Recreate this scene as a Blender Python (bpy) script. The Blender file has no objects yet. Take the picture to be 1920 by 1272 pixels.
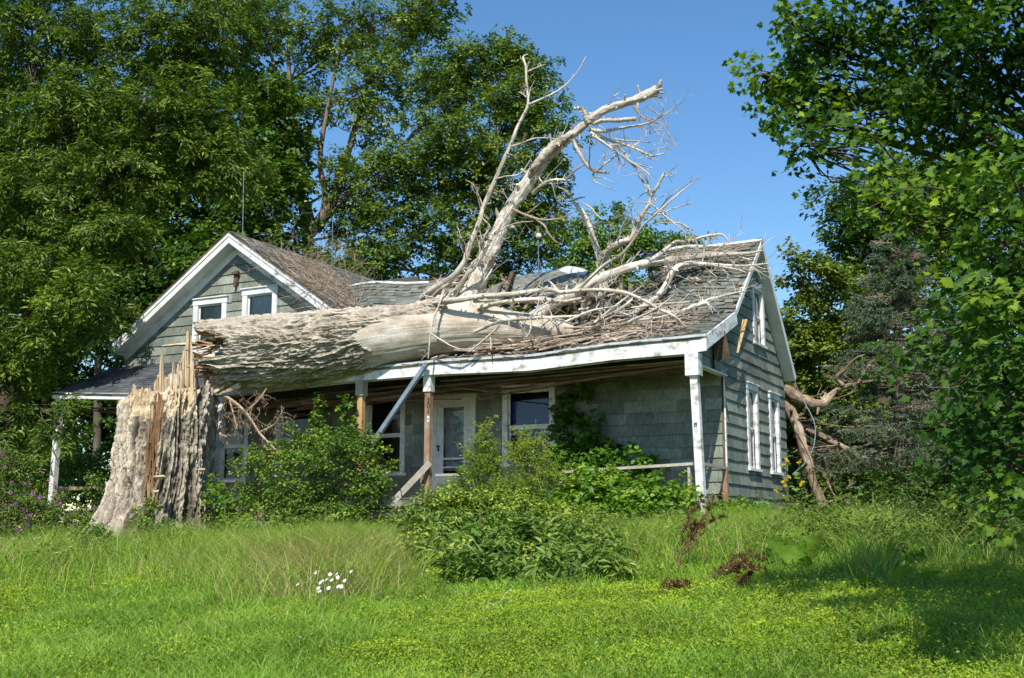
import bpy, math, random
import numpy as np
from mathutils import Vector, Matrix
R = math.radians
random.seed(7)
rs = np.random.RandomState(11)
scn = bpy.context.scene
col = scn.collection

# ------------------------------------------------------------------ camera, sky, sun, exposure
F = 2184.0; PITCH = R(9.46); YAW = R(27.5)
CAM = np.array([7.27989765, -23.64682042, 0.0])
cd = bpy.data.cameras.new('camera'); cam = bpy.data.objects.new('camera', cd); col.objects.link(cam)
cam.location = CAM; cam.rotation_euler = (R(90) + PITCH, 0, YAW)
cd.sensor_width = 36; cd.lens = 36 * F / 1920; cd.clip_end = 2000; cd.clip_start = 0.05
scn.camera = cam
SUN_EL = R(50); SUN_OFF = R(19.0)
world = bpy.data.worlds.new('World'); scn.world = world; world.use_nodes = True
wn = world.node_tree
for n in list(wn.nodes): wn.nodes.remove(n)
sky = wn.nodes.new('ShaderNodeTexSky'); sky.sky_type = 'NISHITA'; sky.sun_disc = False
sky.sun_elevation = SUN_EL; sky.sun_rotation = R(180) - SUN_OFF
sky.air_density = 1.15; sky.dust_density = 0.2; sky.ozone_density = 3.5; sky.altitude = 200
bg = wn.nodes.new('ShaderNodeBackground'); bg.inputs[1].default_value = 0.125
wo = wn.nodes.new('ShaderNodeOutputWorld')
hs = wn.nodes.new('ShaderNodeHueSaturation'); hs.inputs['Saturation'].default_value = 1.2; wn.links.new(sky.outputs[0], hs.inputs['Color']); wn.links.new(hs.outputs[0], bg.inputs[0]); wn.links.new(bg.outputs[0], wo.inputs[0])
sd = bpy.data.lights.new('sun', 'SUN'); sd.energy = 4.9; sd.angle = R(0.55); sd.color = (1.0, 0.95, 0.86)
sun = bpy.data.objects.new('sun', sd); col.objects.link(sun)
sv = Vector((math.sin(SUN_OFF) * math.cos(SUN_EL), -math.cos(SUN_OFF) * math.cos(SUN_EL), math.sin(SUN_EL)))
sun.rotation_euler = sv.to_track_quat('Z', 'Y').to_euler(); sun.location = (0, -40, 40)
scn.view_settings.view_transform = 'Standard'; scn.view_settings.look = 'None'
scn.view_settings.gamma = 1; scn.view_settings.exposure = 0.42
scn.render.engine = 'CYCLES'
scn.cycles.max_bounces = 6; scn.cycles.diffuse_bounces = 3; scn.cycles.glossy_bounces = 2
scn.cycles.transmission_bounces = 4; scn.cycles.transparent_max_bounces = 6
scn.cycles.use_denoising = True; scn.cycles.sample_clamp_indirect = 4; scn.cycles.caustics_reflective = False; scn.cycles.caustics_refractive = False

# ------------------------------------------------------------------ measuring helpers (photo pixel + real depth -> point)
_f = np.array([-math.sin(YAW) * math.cos(PITCH), math.cos(YAW) * math.cos(PITCH), math.sin(PITCH)])
_r = np.array([math.cos(YAW), math.sin(YAW), 0.0]); _u = np.cross(_r, _f)
def ray(px, py): return _f + _r * (px - 960) / F + _u * (636 - py) / F
def at(px, py, y):
    d = ray(px, py); return CAM + d * ((y - CAM[1]) / d[1])
def atx(px, py, x):
    d = ray(px, py); return CAM + d * ((x - CAM[0]) / d[0])
def depth(p): return float((np.asarray(p) - CAM) @ _f)
def ground_z(x, y):
    x = np.asarray(x, float); y = np.asarray(y, float)
    t = np.clip((y + 23.6) / 19.5, -1.0, 1.0)
    z = -1.6 + 1.6 * np.where(t > 0, t, t * 0.5)
    z = z + 0.035 * np.sin(x * 0.9 + y * 0.35) + 0.03 * np.sin(x * 0.37 - y * 0.8 + 1.0) + 0.02 * np.sin(x * 2.1 + y * 1.7)
    z = z - 0.02
    far = np.clip((np.abs(y) - 60) / 300, 0, 1)
    return z + far * 1.0
def at_ground(px, py):
    d = ray(px, py)
    for t in np.arange(4, 60, 0.05):
        p = CAM + d * t
        if p[2] < float(ground_z(p[0], p[1])): return p
    return CAM + d * 60

# ------------------------------------------------------------------ noise
def _h(ix, iy, iz):
    n = (ix * 374761393 + iy * 668265263 + iz * 2147483647 ^ 0x5bf03635) & 0xffffffff
    n = ((n ^ (n >> 13)) * 1274126177) & 0xffffffff
    n = ((n ^ (n >> 16)) * 2246822519) & 0xffffffff
    return ((n ^ (n >> 15)) & 0xffff) / 65535.0
def vnoise(p):
    p = np.asarray(p, float); i = np.floor(p).astype(np.int64); f = p - i; f = f * f * (3 - 2 * f)
    r = 0
    for a in (0, 1):
        for b in (0, 1):
            for c in (0, 1):
                w = (f[..., 0] if a else 1 - f[..., 0]) * (f[..., 1] if b else 1 - f[..., 1]) * (f[..., 2] if c else 1 - f[..., 2])
                r = r + w * _h(i[..., 0] + a, i[..., 1] + b, i[..., 2] + c)
    return r
def fbm(p, o=4):
    p = np.asarray(p, float); s = 0; a = .5; t = 0
    for k in range(o):
        s = s + a * vnoise(p * 2 ** k + 17.3 * k); t += a; a *= .5
    return s / t
def ridged(p, o=4):
    p = np.asarray(p, float); s = 0; a = .5; t = 0
    for k in range(o):
        s = s + a * (1 - np.abs(2 * vnoise(p * 2 ** k + 9.1 * k) - 1)); t += a; a *= .5
    return s / t

# ------------------------------------------------------------------ object helpers
def tag(o, label=None, cat=None, group=None, kind=None):
    if label: o['label'] = label
    if cat: o['category'] = cat
    if group: o['group'] = group
    if kind: o['kind'] = kind
    return o
def thing(name, loc, label, cat, group=None):
    o = bpy.data.objects.new(name, None); o.location = loc; o.empty_display_size = .3; col.objects.link(o)
    return tag(o, label, cat, group)
def link(name, me, mats, parent=None, smooth=False):
    for m in (mats if isinstance(mats, (list, tuple)) else [mats]): me.materials.append(m)
    o = bpy.data.objects.new(name, me); col.objects.link(o)
    if parent is not None:
        o.parent = parent
        if parent.type == 'EMPTY': o.location = -Vector(parent.location)
    me.polygons.foreach_set('use_smooth', np.full(len(me.polygons), bool(smooth)))
    return o
def np_mesh(name, V, loops, totals, tint=None, mi=None):
    me = bpy.data.meshes.new(name)
    V = np.ascontiguousarray(V, np.float32); loops = np.ascontiguousarray(loops, np.int32); totals = np.ascontiguousarray(totals, np.int32)
    me.vertices.add(len(V)); me.vertices.foreach_set('co', V.ravel())
    me.loops.add(len(loops)); me.loops.foreach_set('vertex_index', loops)
    me.polygons.add(len(totals))
    st = np.concatenate([[0], np.cumsum(totals)[:-1]]).astype(np.int32)
    me.polygons.foreach_set('loop_start', st)
    if mi is not None: me.polygons.foreach_set('material_index', np.ascontiguousarray(mi, np.int32))
    if tint is not None:
        a = me.attributes.new('tint', 'FLOAT', 'FACE'); a.data.foreach_set('value', np.ascontiguousarray(tint, np.float32))
    me.update(calc_edges=True)
    return me
class MB:
    """polygon collector"""
    def __init__(s): s.V = []; s.n = 0; s.L = []; s.T = []; s.tint = []; s.mi = []
    def poly(s, V, faces, tint=0.5, mi=0):
        V = np.asarray(V, float).reshape(-1, 3)
        for f in faces:
            s.L.extend([i + s.n for i in f]); s.T.append(len(f)); s.tint.append(tint); s.mi.append(mi)
        s.V.append(V); s.n += len(V)
    def arr(s, V, quads, tint=None, mi=0):
        V = np.asarray(V, float).reshape(-1, 3); q = np.asarray(quads, int)
        s.L.extend((q + s.n).ravel().tolist()); s.T.extend([q.shape[1]] * len(q))
        s.tint.extend([0.5] * len(q) if tint is None else list(np.broadcast_to(tint, (len(q),))))
        s.mi.extend(list(np.broadcast_to(mi, (len(q),)))); s.V.append(V); s.n += len(V)
    def box(s, c, size, rot=None, tint=0.5, mi=0):
        c = np.asarray(c, float); h = np.asarray(size, float) / 2
        P = np.array([[x, y, z] for x in (-1, 1) for y in (-1, 1) for z in (-1, 1)]) * h
        if rot is not None: P = P @ np.asarray(rot, float).T
        s.poly(P + c, [(0, 1, 3, 2), (4, 6, 7, 5), (0, 4, 5, 1), (2, 3, 7, 6), (0, 2, 6, 4), (1, 5, 7, 3)], tint, mi)
    def beam(s, a, b, w, h, up=(0, 0, 1), tint=0.5, mi=0, taper=1.0):
        a = np.asarray(a, float); b = np.asarray(b, float); d = b - a; L = np.linalg.norm(d); d = d / L
        sd_ = np.cross(d, up); sd_ /= max(np.linalg.norm(sd_), 1e-6); u = np.cross(sd_, d)
        P = []
        for e, k in ((a, 1.0), (b, taper)):
            for i, j in ((-1, -1), (1, -1), (1, 1), (-1, 1)): P.append(e + sd_ * i * w / 2 * k + u * j * h / 2 * k)
        s.poly(P, [(0, 1, 2, 3), (7, 6, 5, 4), (0, 4, 5, 1), (1, 5, 6, 2), (2, 6, 7, 3), (3, 7, 4, 0)], tint, mi)
    def tube(s, pts, rad, n=8, tint=0.5, mi=0, cap=True, rough=0.0, seed=0):
        P = np.asarray(pts, float); k = len(P); rad = np.broadcast_to(np.asarray(rad, float), (k,))
        T = np.gradient(P, axis=0); T /= np.maximum(np.linalg.norm(T, axis=1, keepdims=True), 1e-9)
        ref = np.array([0.3, 0.2, 0.93]); 
        if abs(T[0] @ ref) > .9: ref = np.array([1.0, 0, 0])
        A = np.cross(T[0], ref); A /= np.linalg.norm(A); rows = []
        th = np.arange(n) * 2 * math.pi / n
        for i in range(k):
            A = A - T[i] * (A @ T[i]); A /= max(np.linalg.norm(A), 1e-9); B = np.cross(T[i], A)
            rr = rad[i] * (1 + (rough * (vnoise(np.stack([np.cos(th) * 2 + seed, np.sin(th) * 2, np.full(n, i * .7)], 1)) - .5) * 2 if rough else 0))
            rows.append(P[i] + np.outer(np.cos(th) * rr, A) + np.outer(np.sin(th) * rr, B))
        V = np.concatenate(rows); i = np.arange(k - 1)[:, None] * n; j = np.arange(n)[None]; j2 = (j + 1) % n
        q = np.stack([i + j, i + j2, i + n + j2, i + n + j], -1).reshape(-1, 4)
        if n >= 7:
            jj, ii = np.meshgrid(np.arange(n), np.arange(k - 1)); tint_f = np.clip(tint + (fbm(np.stack([np.cos(jj * 2 * math.pi / n) * n * .22 + seed, np.sin(jj * 2 * math.pi / n) * n * .22, ii * .13], -1), 3) - .5) * 1.9, 0, 1).ravel()
        else: tint_f = tint
        s.arr(V, q, tint_f, mi)
        if cap: s.poly(rows[-1], [tuple(range(n))], tint, mi); s.poly(rows[0], [tuple(range(n))[::-1]], tint, mi)
    def build(s, name, mats, parent=None, smooth=False):
        if not s.T: return None
        me = np_mesh(name, np.concatenate(s.V), s.L, s.T, s.tint, s.mi)
        return link(name, me, mats, parent, smooth)
def smooth_path(P, m):
    """Catmull-Rom resample of rows (any number of columns)"""
    P = np.asarray(P, float); n = len(P)
    if n == 2: 
        t = np.linspace(0, 1, m)[:, None]; return P[0] * (1 - t) + P[1] * t
    Q = np.vstack([2 * P[0] - P[1], P, 2 * P[-1] - P[-2]]); out = []
    d = np.concatenate([[0], np.cumsum(np.linalg.norm(np.diff(P[:, :3], axis=0), axis=1))]); tt = np.linspace(0, d[-1], m)
    for t in tt:
        i = min(max(np.searchsorted(d, t, side='right') - 1, 0), n - 2); u = (t - d[i]) / max(d[i + 1] - d[i], 1e-9)
        a, b, c, e = Q[i], Q[i + 1], Q[i + 2], Q[i + 3]
        out.append(.5 * ((2 * b) + (-a + c) * u + (2 * a - 5 * b + 4 * c - e) * u * u + (-a + 3 * b - 3 * c + e) * u ** 3))
    return np.array(out)

# ------------------------------------------------------------------ materials
def mat(name, rough=.8, spec=.3):
    m = bpy.data.materials.new(name); m.use_nodes = True; nt = m.node_tree
    b = nt.nodes['Principled BSDF']; b.inputs['Roughness'].default_value = rough; b.inputs['Specular IOR Level'].default_value = spec
    return m, nt, b
def nd(nt, t, **k):
    n = nt.nodes.new(t)
    for a, v in k.items(): setattr(n, a, v)
    return n
def noise_node(nt, scale, stretch=(1, 1, 1), detail=5, rough=.6):
    tc = nd(nt, 'ShaderNodeTexCoord'); mp = nd(nt, 'ShaderNodeMapping'); mp.inputs['Scale'].default_value = stretch
    no = nd(nt, 'ShaderNodeTexNoise'); no.inputs['Scale'].default_value = scale; no.inputs['Detail'].default_value = detail; no.inputs['Roughness'].default_value = rough
    nt.links.new(tc.outputs['Object'], mp.inputs[0]); nt.links.new(mp.outputs[0], no.inputs[0]); return no
def ramp(nt, src, stops):
    r = nd(nt, 'ShaderNodeValToRGB'); e = r.color_ramp.elements
    while len(e) > 1: e.remove(e[-1])
    e[0].position = stops[0][0]; e[0].color = (*stops[0][1], 1)
    for p, c in stops[1:]:
        x = e.new(p); x.color = (*c, 1)
    nt.links.new(src, r.inputs[0]); return r
def mix(nt, fac, a, b, mode='MIX'):
    m = nd(nt, 'ShaderNodeMix', data_type='RGBA', blend_type=mode)
    for s, v in ((0, fac), (6, a), (7, b)):
        if hasattr(v, 'is_linked') or hasattr(v, 'links'): nt.links.new(v, m.inputs[s])
        else: m.inputs[s].default_value = v if s == 0 else (*v, 1)
    return m.outputs[2]
def bump(nt, b, src, strength=.4, dist=.02):
    n = nd(nt, 'ShaderNodeBump'); n.inputs['Strength'].default_value = strength; n.inputs['Distance'].default_value = dist
    nt.links.new(src, n.inputs['Height']); nt.links.new(n.outputs[0], b.inputs['Normal'])
def tinted(nt): 
    a = nd(nt, 'ShaderNodeAttribute'); a.attribute_name = 'tint'; return a.outputs['Fac']
def surface(name, stops, scale=6, stretch=(1, 1, 1), fine=40, fstretch=None, bstr=.4, bdist=.01, rough=.85, spec=.25, tint_amt=0.35, fc=(.72, 1.15)):
    """weathered surface: broad noise ramp * fine grain * per-face tint"""
    m, nt, b = mat(name, rough, spec)
    n1 = noise_node(nt, scale, stretch, 6, .62); r1 = ramp(nt, n1.outputs['Fac'], stops)
    n2 = noise_node(nt, fine, fstretch or stretch, 4, .7); r2 = ramp(nt, n2.outputs['Fac'], [(.3, (fc[0],) * 3), (.7, (fc[1],) * 3)])
    c = mix(nt, 1.0, r1.outputs[0], r2.outputs[0], 'MULTIPLY')
    r3 = ramp(nt, tinted(nt), [(0, (1 - tint_amt,) * 3), (1, (1 + tint_amt,) * 3)])
    c = mix(nt, 1.0, c, r3.outputs[0], 'MULTIPLY')
    nt.links.new(c, b.inputs['Base Color']); bump(nt, b, n2.outputs['Fac'], bstr, bdist); return m
def leaf_mat(name, stops, trans=.30, rough=.45, spec=.35, var=6.0):
    m, nt, b = mat(name, rough, spec)
    r = ramp(nt, tinted(nt), stops)
    n = noise_node(nt, var, (1, 1, 1), 2); rr = ramp(nt, n.outputs['Fac'], [(.3, (.8, .8, .8)), (.7, (1.2, 1.2, 1.15))])
    c = mix(nt, 1.0, r.outputs[0], rr.outputs[0], 'MULTIPLY'); nt.links.new(c, b.inputs['Base Color'])
    t = nd(nt, 'ShaderNodeBsdfTranslucent'); g = mix(nt, 1.0, c, (1.15, 1.25, .45), 'MULTIPLY'); nt.links.new(g, t.inputs[0])
    mx = nd(nt, 'ShaderNodeMixShader'); mx.inputs[0].default_value = trans
    o = nt.nodes['Material Output']; nt.links.new(b.outputs[0], mx.inputs[1]); nt.links.new(t.outputs[0], mx.inputs[2]); nt.links.new(mx.outputs[0], o.inputs[0])
    return m
def plain(name, c, rough=.7, spec=.3):
    m, nt, b = mat(name, rough, spec); b.inputs['Base Color'].default_value = (*c, 1); return m

M = {}
M['siding'] = surface('siding_shingle', [(.28, (.115, .145, .115)), (.42, (.185, .212, .172)), (.58, (.245, .262, .212)), (.74, (.35, .345, .29))], 1.6, (1, 1, .8), 60, (1, 1, .05), .8, .015, .8, .2, .34, (.5, 1.35))
M['white'] = surface('peeling_white_paint', [(.33, (.27, .25, .21)), (.43, (.58, .57, .53)), (.52, (.78, .78, .76))], 3.4, (1, 1, 1.6), 38, (1, 1, 1), .35, .006, .6, .3, .12)
M['whiteclean'] = surface('dull_white_paint', [(.3, (.60, .60, .57)), (.6, (.76, .76, .73))], 3, (1, 1, 1), 30, None, .2, .004, .6, .3, .1)
M['roof'] = surface('weathered_roof_shingle', [(.25, (.085, .095, .078)), (.5, (.155, .165, .14)), (.75, (.25, .24, .21))], 1.3, (1, 1, 1), 26, (1, .35, 1), .7, .012, .95, .1, .38)
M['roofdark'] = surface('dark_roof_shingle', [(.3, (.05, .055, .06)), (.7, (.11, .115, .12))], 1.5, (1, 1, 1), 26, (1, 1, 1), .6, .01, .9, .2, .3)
M['deck'] = surface('old_roof_board', [(.3, (.10, .065, .04)), (.7, (.24, .17, .11))], 3, (1, 1, 1), 30, (.3, 1, 1), .5, .01, .9, .15, .4)
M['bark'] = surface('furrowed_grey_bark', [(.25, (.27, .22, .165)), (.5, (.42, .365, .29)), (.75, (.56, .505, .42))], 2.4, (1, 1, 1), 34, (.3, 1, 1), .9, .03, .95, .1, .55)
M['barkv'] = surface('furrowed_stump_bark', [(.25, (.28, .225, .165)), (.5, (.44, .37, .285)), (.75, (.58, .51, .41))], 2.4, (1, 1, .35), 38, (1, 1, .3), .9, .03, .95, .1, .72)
M['bare'] = surface('bare_weathered_wood', [(.28, (.25, .20, .15)), (.44, (.43, .36, .275)), (.60, (.60, .545, .465)), (.72, (.44, .40, .34))], 2.0, (.5, 1.6, 1.6), 30, (.3, 2, 2), .45, .012, .8, .2, .15)
M['limb'] = surface('sun_bleached_limb', [(.28, (.24, .19, .135)), (.42, (.44, .38, .30)), (.6, (.58, .53, .45)), (.75, (.68, .64, .57))], 2.2, (1, 1, 1), 44, (1, 1, .5), .6, .010, .85, .15, .5, (.62, 1.2))
M['logwood'] = surface('brown_weathered_log', [(.28, (.10, .07, .045)), (.5, (.24, .175, .115)), (.72, (.42, .34, .25))], 2.4, (1, 1, 1), 36, (1, 1, .4), .6, .012, .9, .1, .5, (.6, 1.2))
M['litter'] = surface('roof_litter', [(.3, (.17, .125, .09)), (.6, (.40, .32, .24)), (.8, (.55, .47, .37))], 5, (1, 1, 1), 40, None, .3, .004, .9, .1, .5)
M['twig'] = surface('dry_twig', [(.3, (.22, .15, .10)), (.7, (.46, .36, .26))], 5, (1, 1, 1), 40, None, .3, .004, .85, .15, .35)
M['brown'] = surface('rotten_heartwood', [(.25, (.11, .06, .03)), (.5, (.25, .145, .075)), (.75, (.46, .33, .20))], 4, (1, 1, .5), 40, (1, 1, .2), .8, .02, .95, .1, .3)
M['split'] = surface('split_pale_wood', [(.25, (.42, .29, .16)), (.5, (.62, .49, .32)), (.75, (.76, .68, .54))], 3, (1, 1, .4), 45, (2, 2, .2), .7, .012, .85, .15, .25)
M['lumber'] = surface('yellow_lumber', [(.3, (.42, .27, .10)), (.7, (.58, .42, .2))], 4, (1, 1, .3), 30, (2, 2, .2), .3, .004, .7, .2, .15)
M['oldpost'] = surface('worn_brown_post', [(.3, (.20, .10, .05)), (.5, (.30, .19, .12)), (.7, (.42, .38, .33))], 3, (1, 1, .6), 30, (2, 2, .2), .4, .006, .8, .2, .2)
M['rail'] = surface('grey_rail_board', [(.3, (.30, .26, .2)), (.7, (.5, .46, .38))], 3, (.5, 1, 1), 30, (.3, 2, 2), .4, .006, .85, .15, .2)
M['skirt'] = surface('faded_pink_plank', [(.3, (.22, .15, .12)), (.7, (.40, .30, .25))], 3, (.5, 1, 1), 30, (.3, 2, 2), .4, .006, .85, .15, .2)
M['metal'] = surface('dull_gutter_metal', [(.3, (.10, .14, .17)), (.7, (.22, .28, .32))], 3, (1, 1, 1), 30, None, .1, .003, .45, .5, .1)
M['flash'] = surface('pale_flashing', [(.3, (.42, .44, .46)), (.7, (.62, .63, .63))], 3, (1, 1, 1), 20, None, .2, .004, .5, .5, .1)
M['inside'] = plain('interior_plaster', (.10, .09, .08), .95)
M['curtain'] = surface('pale_curtain', [(.3, (.42, .43, .42)), (.7, (.66, .66, .64))], 4, (1, 1, .3), 30, None, .1, .003, .9, .1, .1)
M['bluecloth'] = surface('blue_curtain', [(.3, (.012, .03, .22)), (.7, (.02, .06, .40))], 6, (1, 1, 1), 30, None, .1, .003, .9, .1, .1)
M['black'] = plain('black_paint', (.012, .012, .012), .5)
M['soil'] = None
m, nt, b = mat('window_glass', .06, .5)
tr = nd(nt, 'ShaderNodeBsdfTransparent'); gl = nd(nt, 'ShaderNodeBsdfGlossy'); gl.inputs['Roughness'].default_value = .03; gl.inputs[0].default_value = (.8, .85, .85, 1)
tr.inputs[0].default_value = (.85, .88, .88, 1)
mx = nd(nt, 'ShaderNodeMixShader'); fr = nd(nt, 'ShaderNodeFresnel'); fr.inputs[0].default_value = 1.55
nt.links.new(fr.outputs[0], mx.inputs[0]); nt.links.new(tr.outputs[0], mx.inputs[1]); nt.links.new(gl.outputs[0], mx.inputs[2]); nt.links.new(mx.outputs[0], nt.nodes['Material Output'].inputs[0]); M['glass'] = m
m, nt, b = mat('lawn_soil', .95, .1)
n1 = noise_node(nt, .8, (1, 1, 1), 6); r1 = ramp(nt, n1.outputs['Fac'], [(.3, (.022, .045, .010)), (.55, (.045, .085, .016)), (.75, (.075, .095, .03))])
n2 = noise_node(nt, 14, (1, 1, 1), 5); r2 = ramp(nt, n2.outputs['Fac'], [(.3, (.6, .6, .6)), (.7, (1.3, 1.3, 1.2))])
nt.links.new(mix(nt, 1.0, r1.outputs[0], r2.outputs[0], 'MULTIPLY'), b.inputs['Base Color']); bump(nt, b, n2.outputs['Fac'], .8, .05); M['soil'] = m
# foliage
def G(a, b_, c): return [(0, a), (.55, b_), (1, c)]
M['lf_willow'] = leaf_mat('narrow_olive_leaf', G((.038, .078, .010), (.12, .195, .022), (.30, .37, .05)))
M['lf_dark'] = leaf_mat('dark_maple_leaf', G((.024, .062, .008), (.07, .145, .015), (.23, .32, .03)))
M['lf_silver'] = leaf_mat('silver_maple_leaf', G((.045, .095, .018), (.12, .20, .028), (.34, .38, .05)))
M['lf_mid'] = leaf_mat('mid_green_leaf', G((.05, .11, .016), (.13, .23, .028), (.30, .38, .05)))
M['lf_olive'] = leaf_mat('olive_hedge_leaf', G((.045, .08, .010), (.13, .185, .022), (.29, .34, .045)))
M['lf_maple'] = leaf_mat('near_maple_leaf', G((.022, .060, .010), (.06, .14, .016), (.30, .42, .03)), .38, .55, .2)
M['lf_spruce'] = leaf_mat('blue_spruce_needle', G((.045, .080, .035), (.11, .165, .085), (.21, .27, .17)), .1, .6)
M['lf_shrub'] = leaf_mat('shrub_leaf', G((.045, .10, .012), (.14, .24, .028), (.36, .42, .06)))
M['lf_vine'] = leaf_mat('grape_vine_leaf', G((.045, .12, .014), (.13, .26, .030), (.32, .42, .045)), .42)
M['lf_peony'] = leaf_mat('peony_leaf', G((.055, .115, .024), (.14, .24, .045), (.31, .38, .08)), .25, .5, .25)
M['lf_weed'] = leaf_mat('weed_leaf', G((.065, .11, .018), (.16, .24, .032), (.32, .39, .06)))
M['grass'] = leaf_mat('grass_blade', G((.085, .18, .022), (.22, .38, .048), (.44, .52, .10)), .4, .5, .3, 1.2)
M['cover'] = leaf_mat('ground_cover_leaf', G((.12, .21, .010), (.28, .40, .022), (.46, .54, .045)), .42, .5, .3, 1.2)
M['straw'] = leaf_mat('dry_straw', G((.20, .17, .07), (.38, .30, .14), (.50, .42, .22)), .3, .7, .2)
M['dock'] = leaf_mat('dock_seed', G((.05, .016, .012), (.10, .035, .022), (.20, .09, .045)), .1, .9, .1)
M['deadleaf'] = leaf_mat('dried_leaf', G((.14, .07, .05), (.28, .17, .12), (.42, .30, .22)), .3, .8, .1)
M['stem'] = surface('green_brown_stem', [(.3, (.07, .075, .03)), (.7, (.15, .15, .06))], 5, (1, 1, 1), 30, None, .2, .003, .8, .2, .2)
M['trunk'] = surface('dark_tree_bark', [(.3, (.06, .045, .032)), (.7, (.16, .13, .10))], 3, (1, 1, .3), 26, (1, 1, .3), .8, .02, .95, .1, .2)
M['trunkbrown'] = surface('brown_tree_bark', [(.3, (.12, .09, .06)), (.7, (.28, .22, .16))], 3, (1, 1, .3), 26, (1, 1, .3), .8, .02, .95, .1, .2)  # lighter brown bark for the silver maple, small rear tree and spruce
M['purple'] = leaf_mat('purple_petal', G((.25, .06, .30), (.42, .13, .46), (.6, .25, .6)), .3)
M['petal'] = leaf_mat('white_petal', G((.75, .75, .72), (.82, .82, .8), (.88, .88, .86)), .3)
M['yellow'] = leaf_mat('yellow_petal', G((.6, .42, .02), (.75, .55, .03), (.85, .65, .06)), .3)

# ------------------------------------------------------------------ ground
gx = np.concatenate([np.linspace(-420, -45, 14)[:-1], np.linspace(-45, 45, 181), np.linspace(45, 420, 14)[1:]])
gy = np.concatenate([np.linspace(-200, -32, 8)[:-1], np.linspace(-32, 30, 125), np.linspace(30, 600, 18)[1:]])
GX, GY = np.meshgrid(gx, gy); GZ = ground_z(GX, GY)
idx = np.arange(GX.size).reshape(GX.shape)
q = np.stack([idx[:-1, :-1], idx[:-1, 1:], idx[1:, 1:], idx[1:, :-1]], -1).reshape(-1, 4)
g = link('ground', np_mesh('ground', np.stack([GX, GY, GZ], -1).reshape(-1, 3), q.ravel(), np.full(len(q), 4)), M['soil'], None, True)
tag(g, kind='structure')

# ================================================================== HOUSE
HOUSE = thing('farmhouse', (-6, 2, 0), 'abandoned grey green shingled farmhouse crushed under the fallen tree', 'house')
EX = .252  # course exposure
def clip_poly(poly, planes):
    """poly list of (u,z); planes (a,b,c): keep a*u+b*z<=c"""
    for a, b_, c in planes:
        out = []
        for i in range(len(poly)):
            p, q_ = poly[i], poly[(i + 1) % len(poly)]; dp = a * p[0] + b_ * p[1] - c; dq = a * q_[0] + b_ * q_[1] - c
            if dp <= 0: out.append(p)
            if (dp < 0 < dq) or (dq < 0 < dp):
                t = dp / (dp - dq); out.append((p[0] + t * (q_[0] - p[0]), p[1] + t * (q_[1] - p[1])))
        poly = out
        if len(poly) < 3: return []
    return poly
def subtract(rect, holes):
    rects = [rect]
    for h in holes:
        new = []
        for (a, b_, c, d) in rects:
            ha, hb, hc, hd = h
            if hb <= a or ha >= b_ or hd <= c or hc >= d: new.append((a, b_, c, d)); continue
            if ha > a: new.append((a, ha, c, d))
            if hb < b_: new.append((hb, b_, c, d))
            m0, m1 = max(a, ha), min(b_, hb)
            if hc > c: new.append((m0, m1, c, hc))
            if hd < d: new.append((m0, m1, hd, d))
        rects = new
    return rects
def siding(name, O, U, Nn, u0, u1, z0, z1, planes=(), holes=(), seed=0, sw=.61, sub=10, miss=()):
    """lapped shingles on the plane O + u*U + z*Z, outward normal Nn"""
    O = np.array(O, float); U = np.array(U, float); Nn = np.array(Nn, float); Z = np.array([0, 0, 1.0])
    mb = MB(); rn = random.Random(seed); k = 0; z = z0
    while z < z1:
        off = -sw * rn.random(); u = u0 + off; k += 1; cj = rn.uniform(-.004, .004)
        while u < u1:
            w = sw; a, b_ = max(u, u0) + .0015, min(u + w, u1) - .0015; tint = min(1, max(0, rn.gauss(.5, .26))); dz = rn.uniform(-.006, .006) + cj + (rn.uniform(-.02, 0) if rn.random() < .06 else 0)
            base = rn.uniform(.0, .003)
            if b_ > a:
                n = max(1, int(round((b_ - a) / sw * sub))); es = np.linspace(a, b_, n + 1)
                th = .026 + base + np.array([rn.uniform(-.0035, .0035) for _ in es]); dzs = np.array([rn.uniform(-.003, .003) for _ in es])
                for i in range(n):
                    for (ra, rb, rc, rd) in subtract((es[i], es[i + 1], z + dz, min(z + EX + .004, z1)), holes):
                        pol = clip_poly([(ra, rc), (rb, rc), (rb, rd), (ra, rd)], planes)
                        if len(pol) < 3: continue
                        if any(mu0 < (ra + rb) / 2 < mu1 and mz0 < z + .1 < mz1 for mu0, mu1, mz0, mz1 in miss): continue
                        V = []; 
                        for (uu, zz) in pol:
                            f = min(1, max(0, (zz - z) / EX)); tt = th[i] + (th[i + 1] - th[i]) * (uu - es[i]) / (es[i + 1] - es[i])
                            bz = (dzs[i] + (dzs[i + 1] - dzs[i]) * (uu - es[i]) / (es[i + 1] - es[i])) * (1 - f)
                            V.append(O + U * uu + Z * (zz + bz) + Nn * (.004 + tt * (1 - f)))
                        m_ = len(V); B = [v - Nn * 0.02 for v in V]
                        mb.poly(V + B, [tuple(range(m_))] + [(j, (j + 1) % m_, m_ + (j + 1) % m_, m_ + j) for j in range(m_)], tint)
            u += w
        z += EX
    return mb.build(name, M['siding'], HOUSE)

ZB = .30
# roof lines
RY, RZ = 2.35, 6.72            # main ridge
KY, KZ = 0.0, 4.62             # kink where the porch roof begins
EY, EZ = -2.08, 3.80           # porch eave
BY, BZ = 5.05, 3.82            # rear eave
WX, WZ = -13.3, 7.90; WL, WLZ = -17.42, 5.12; WR_, WRZ = -9.35, 5.20
SAGX = [-17.6, -14, -11.6, -8.4, -5.7, -3.5, -1.65, .3]; SAGZ = [-.13, -.36, -.36, -.16, -.09, -.14, -.03, 0.0]
def sagp(x, y):
    w = np.clip(-np.asarray(y) / 2.05, 0, 1.1)
    return np.interp(x, SAGX, SAGZ) * w
def ez(x): return EZ + float(np.interp(x, SAGX, SAGZ))
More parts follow.
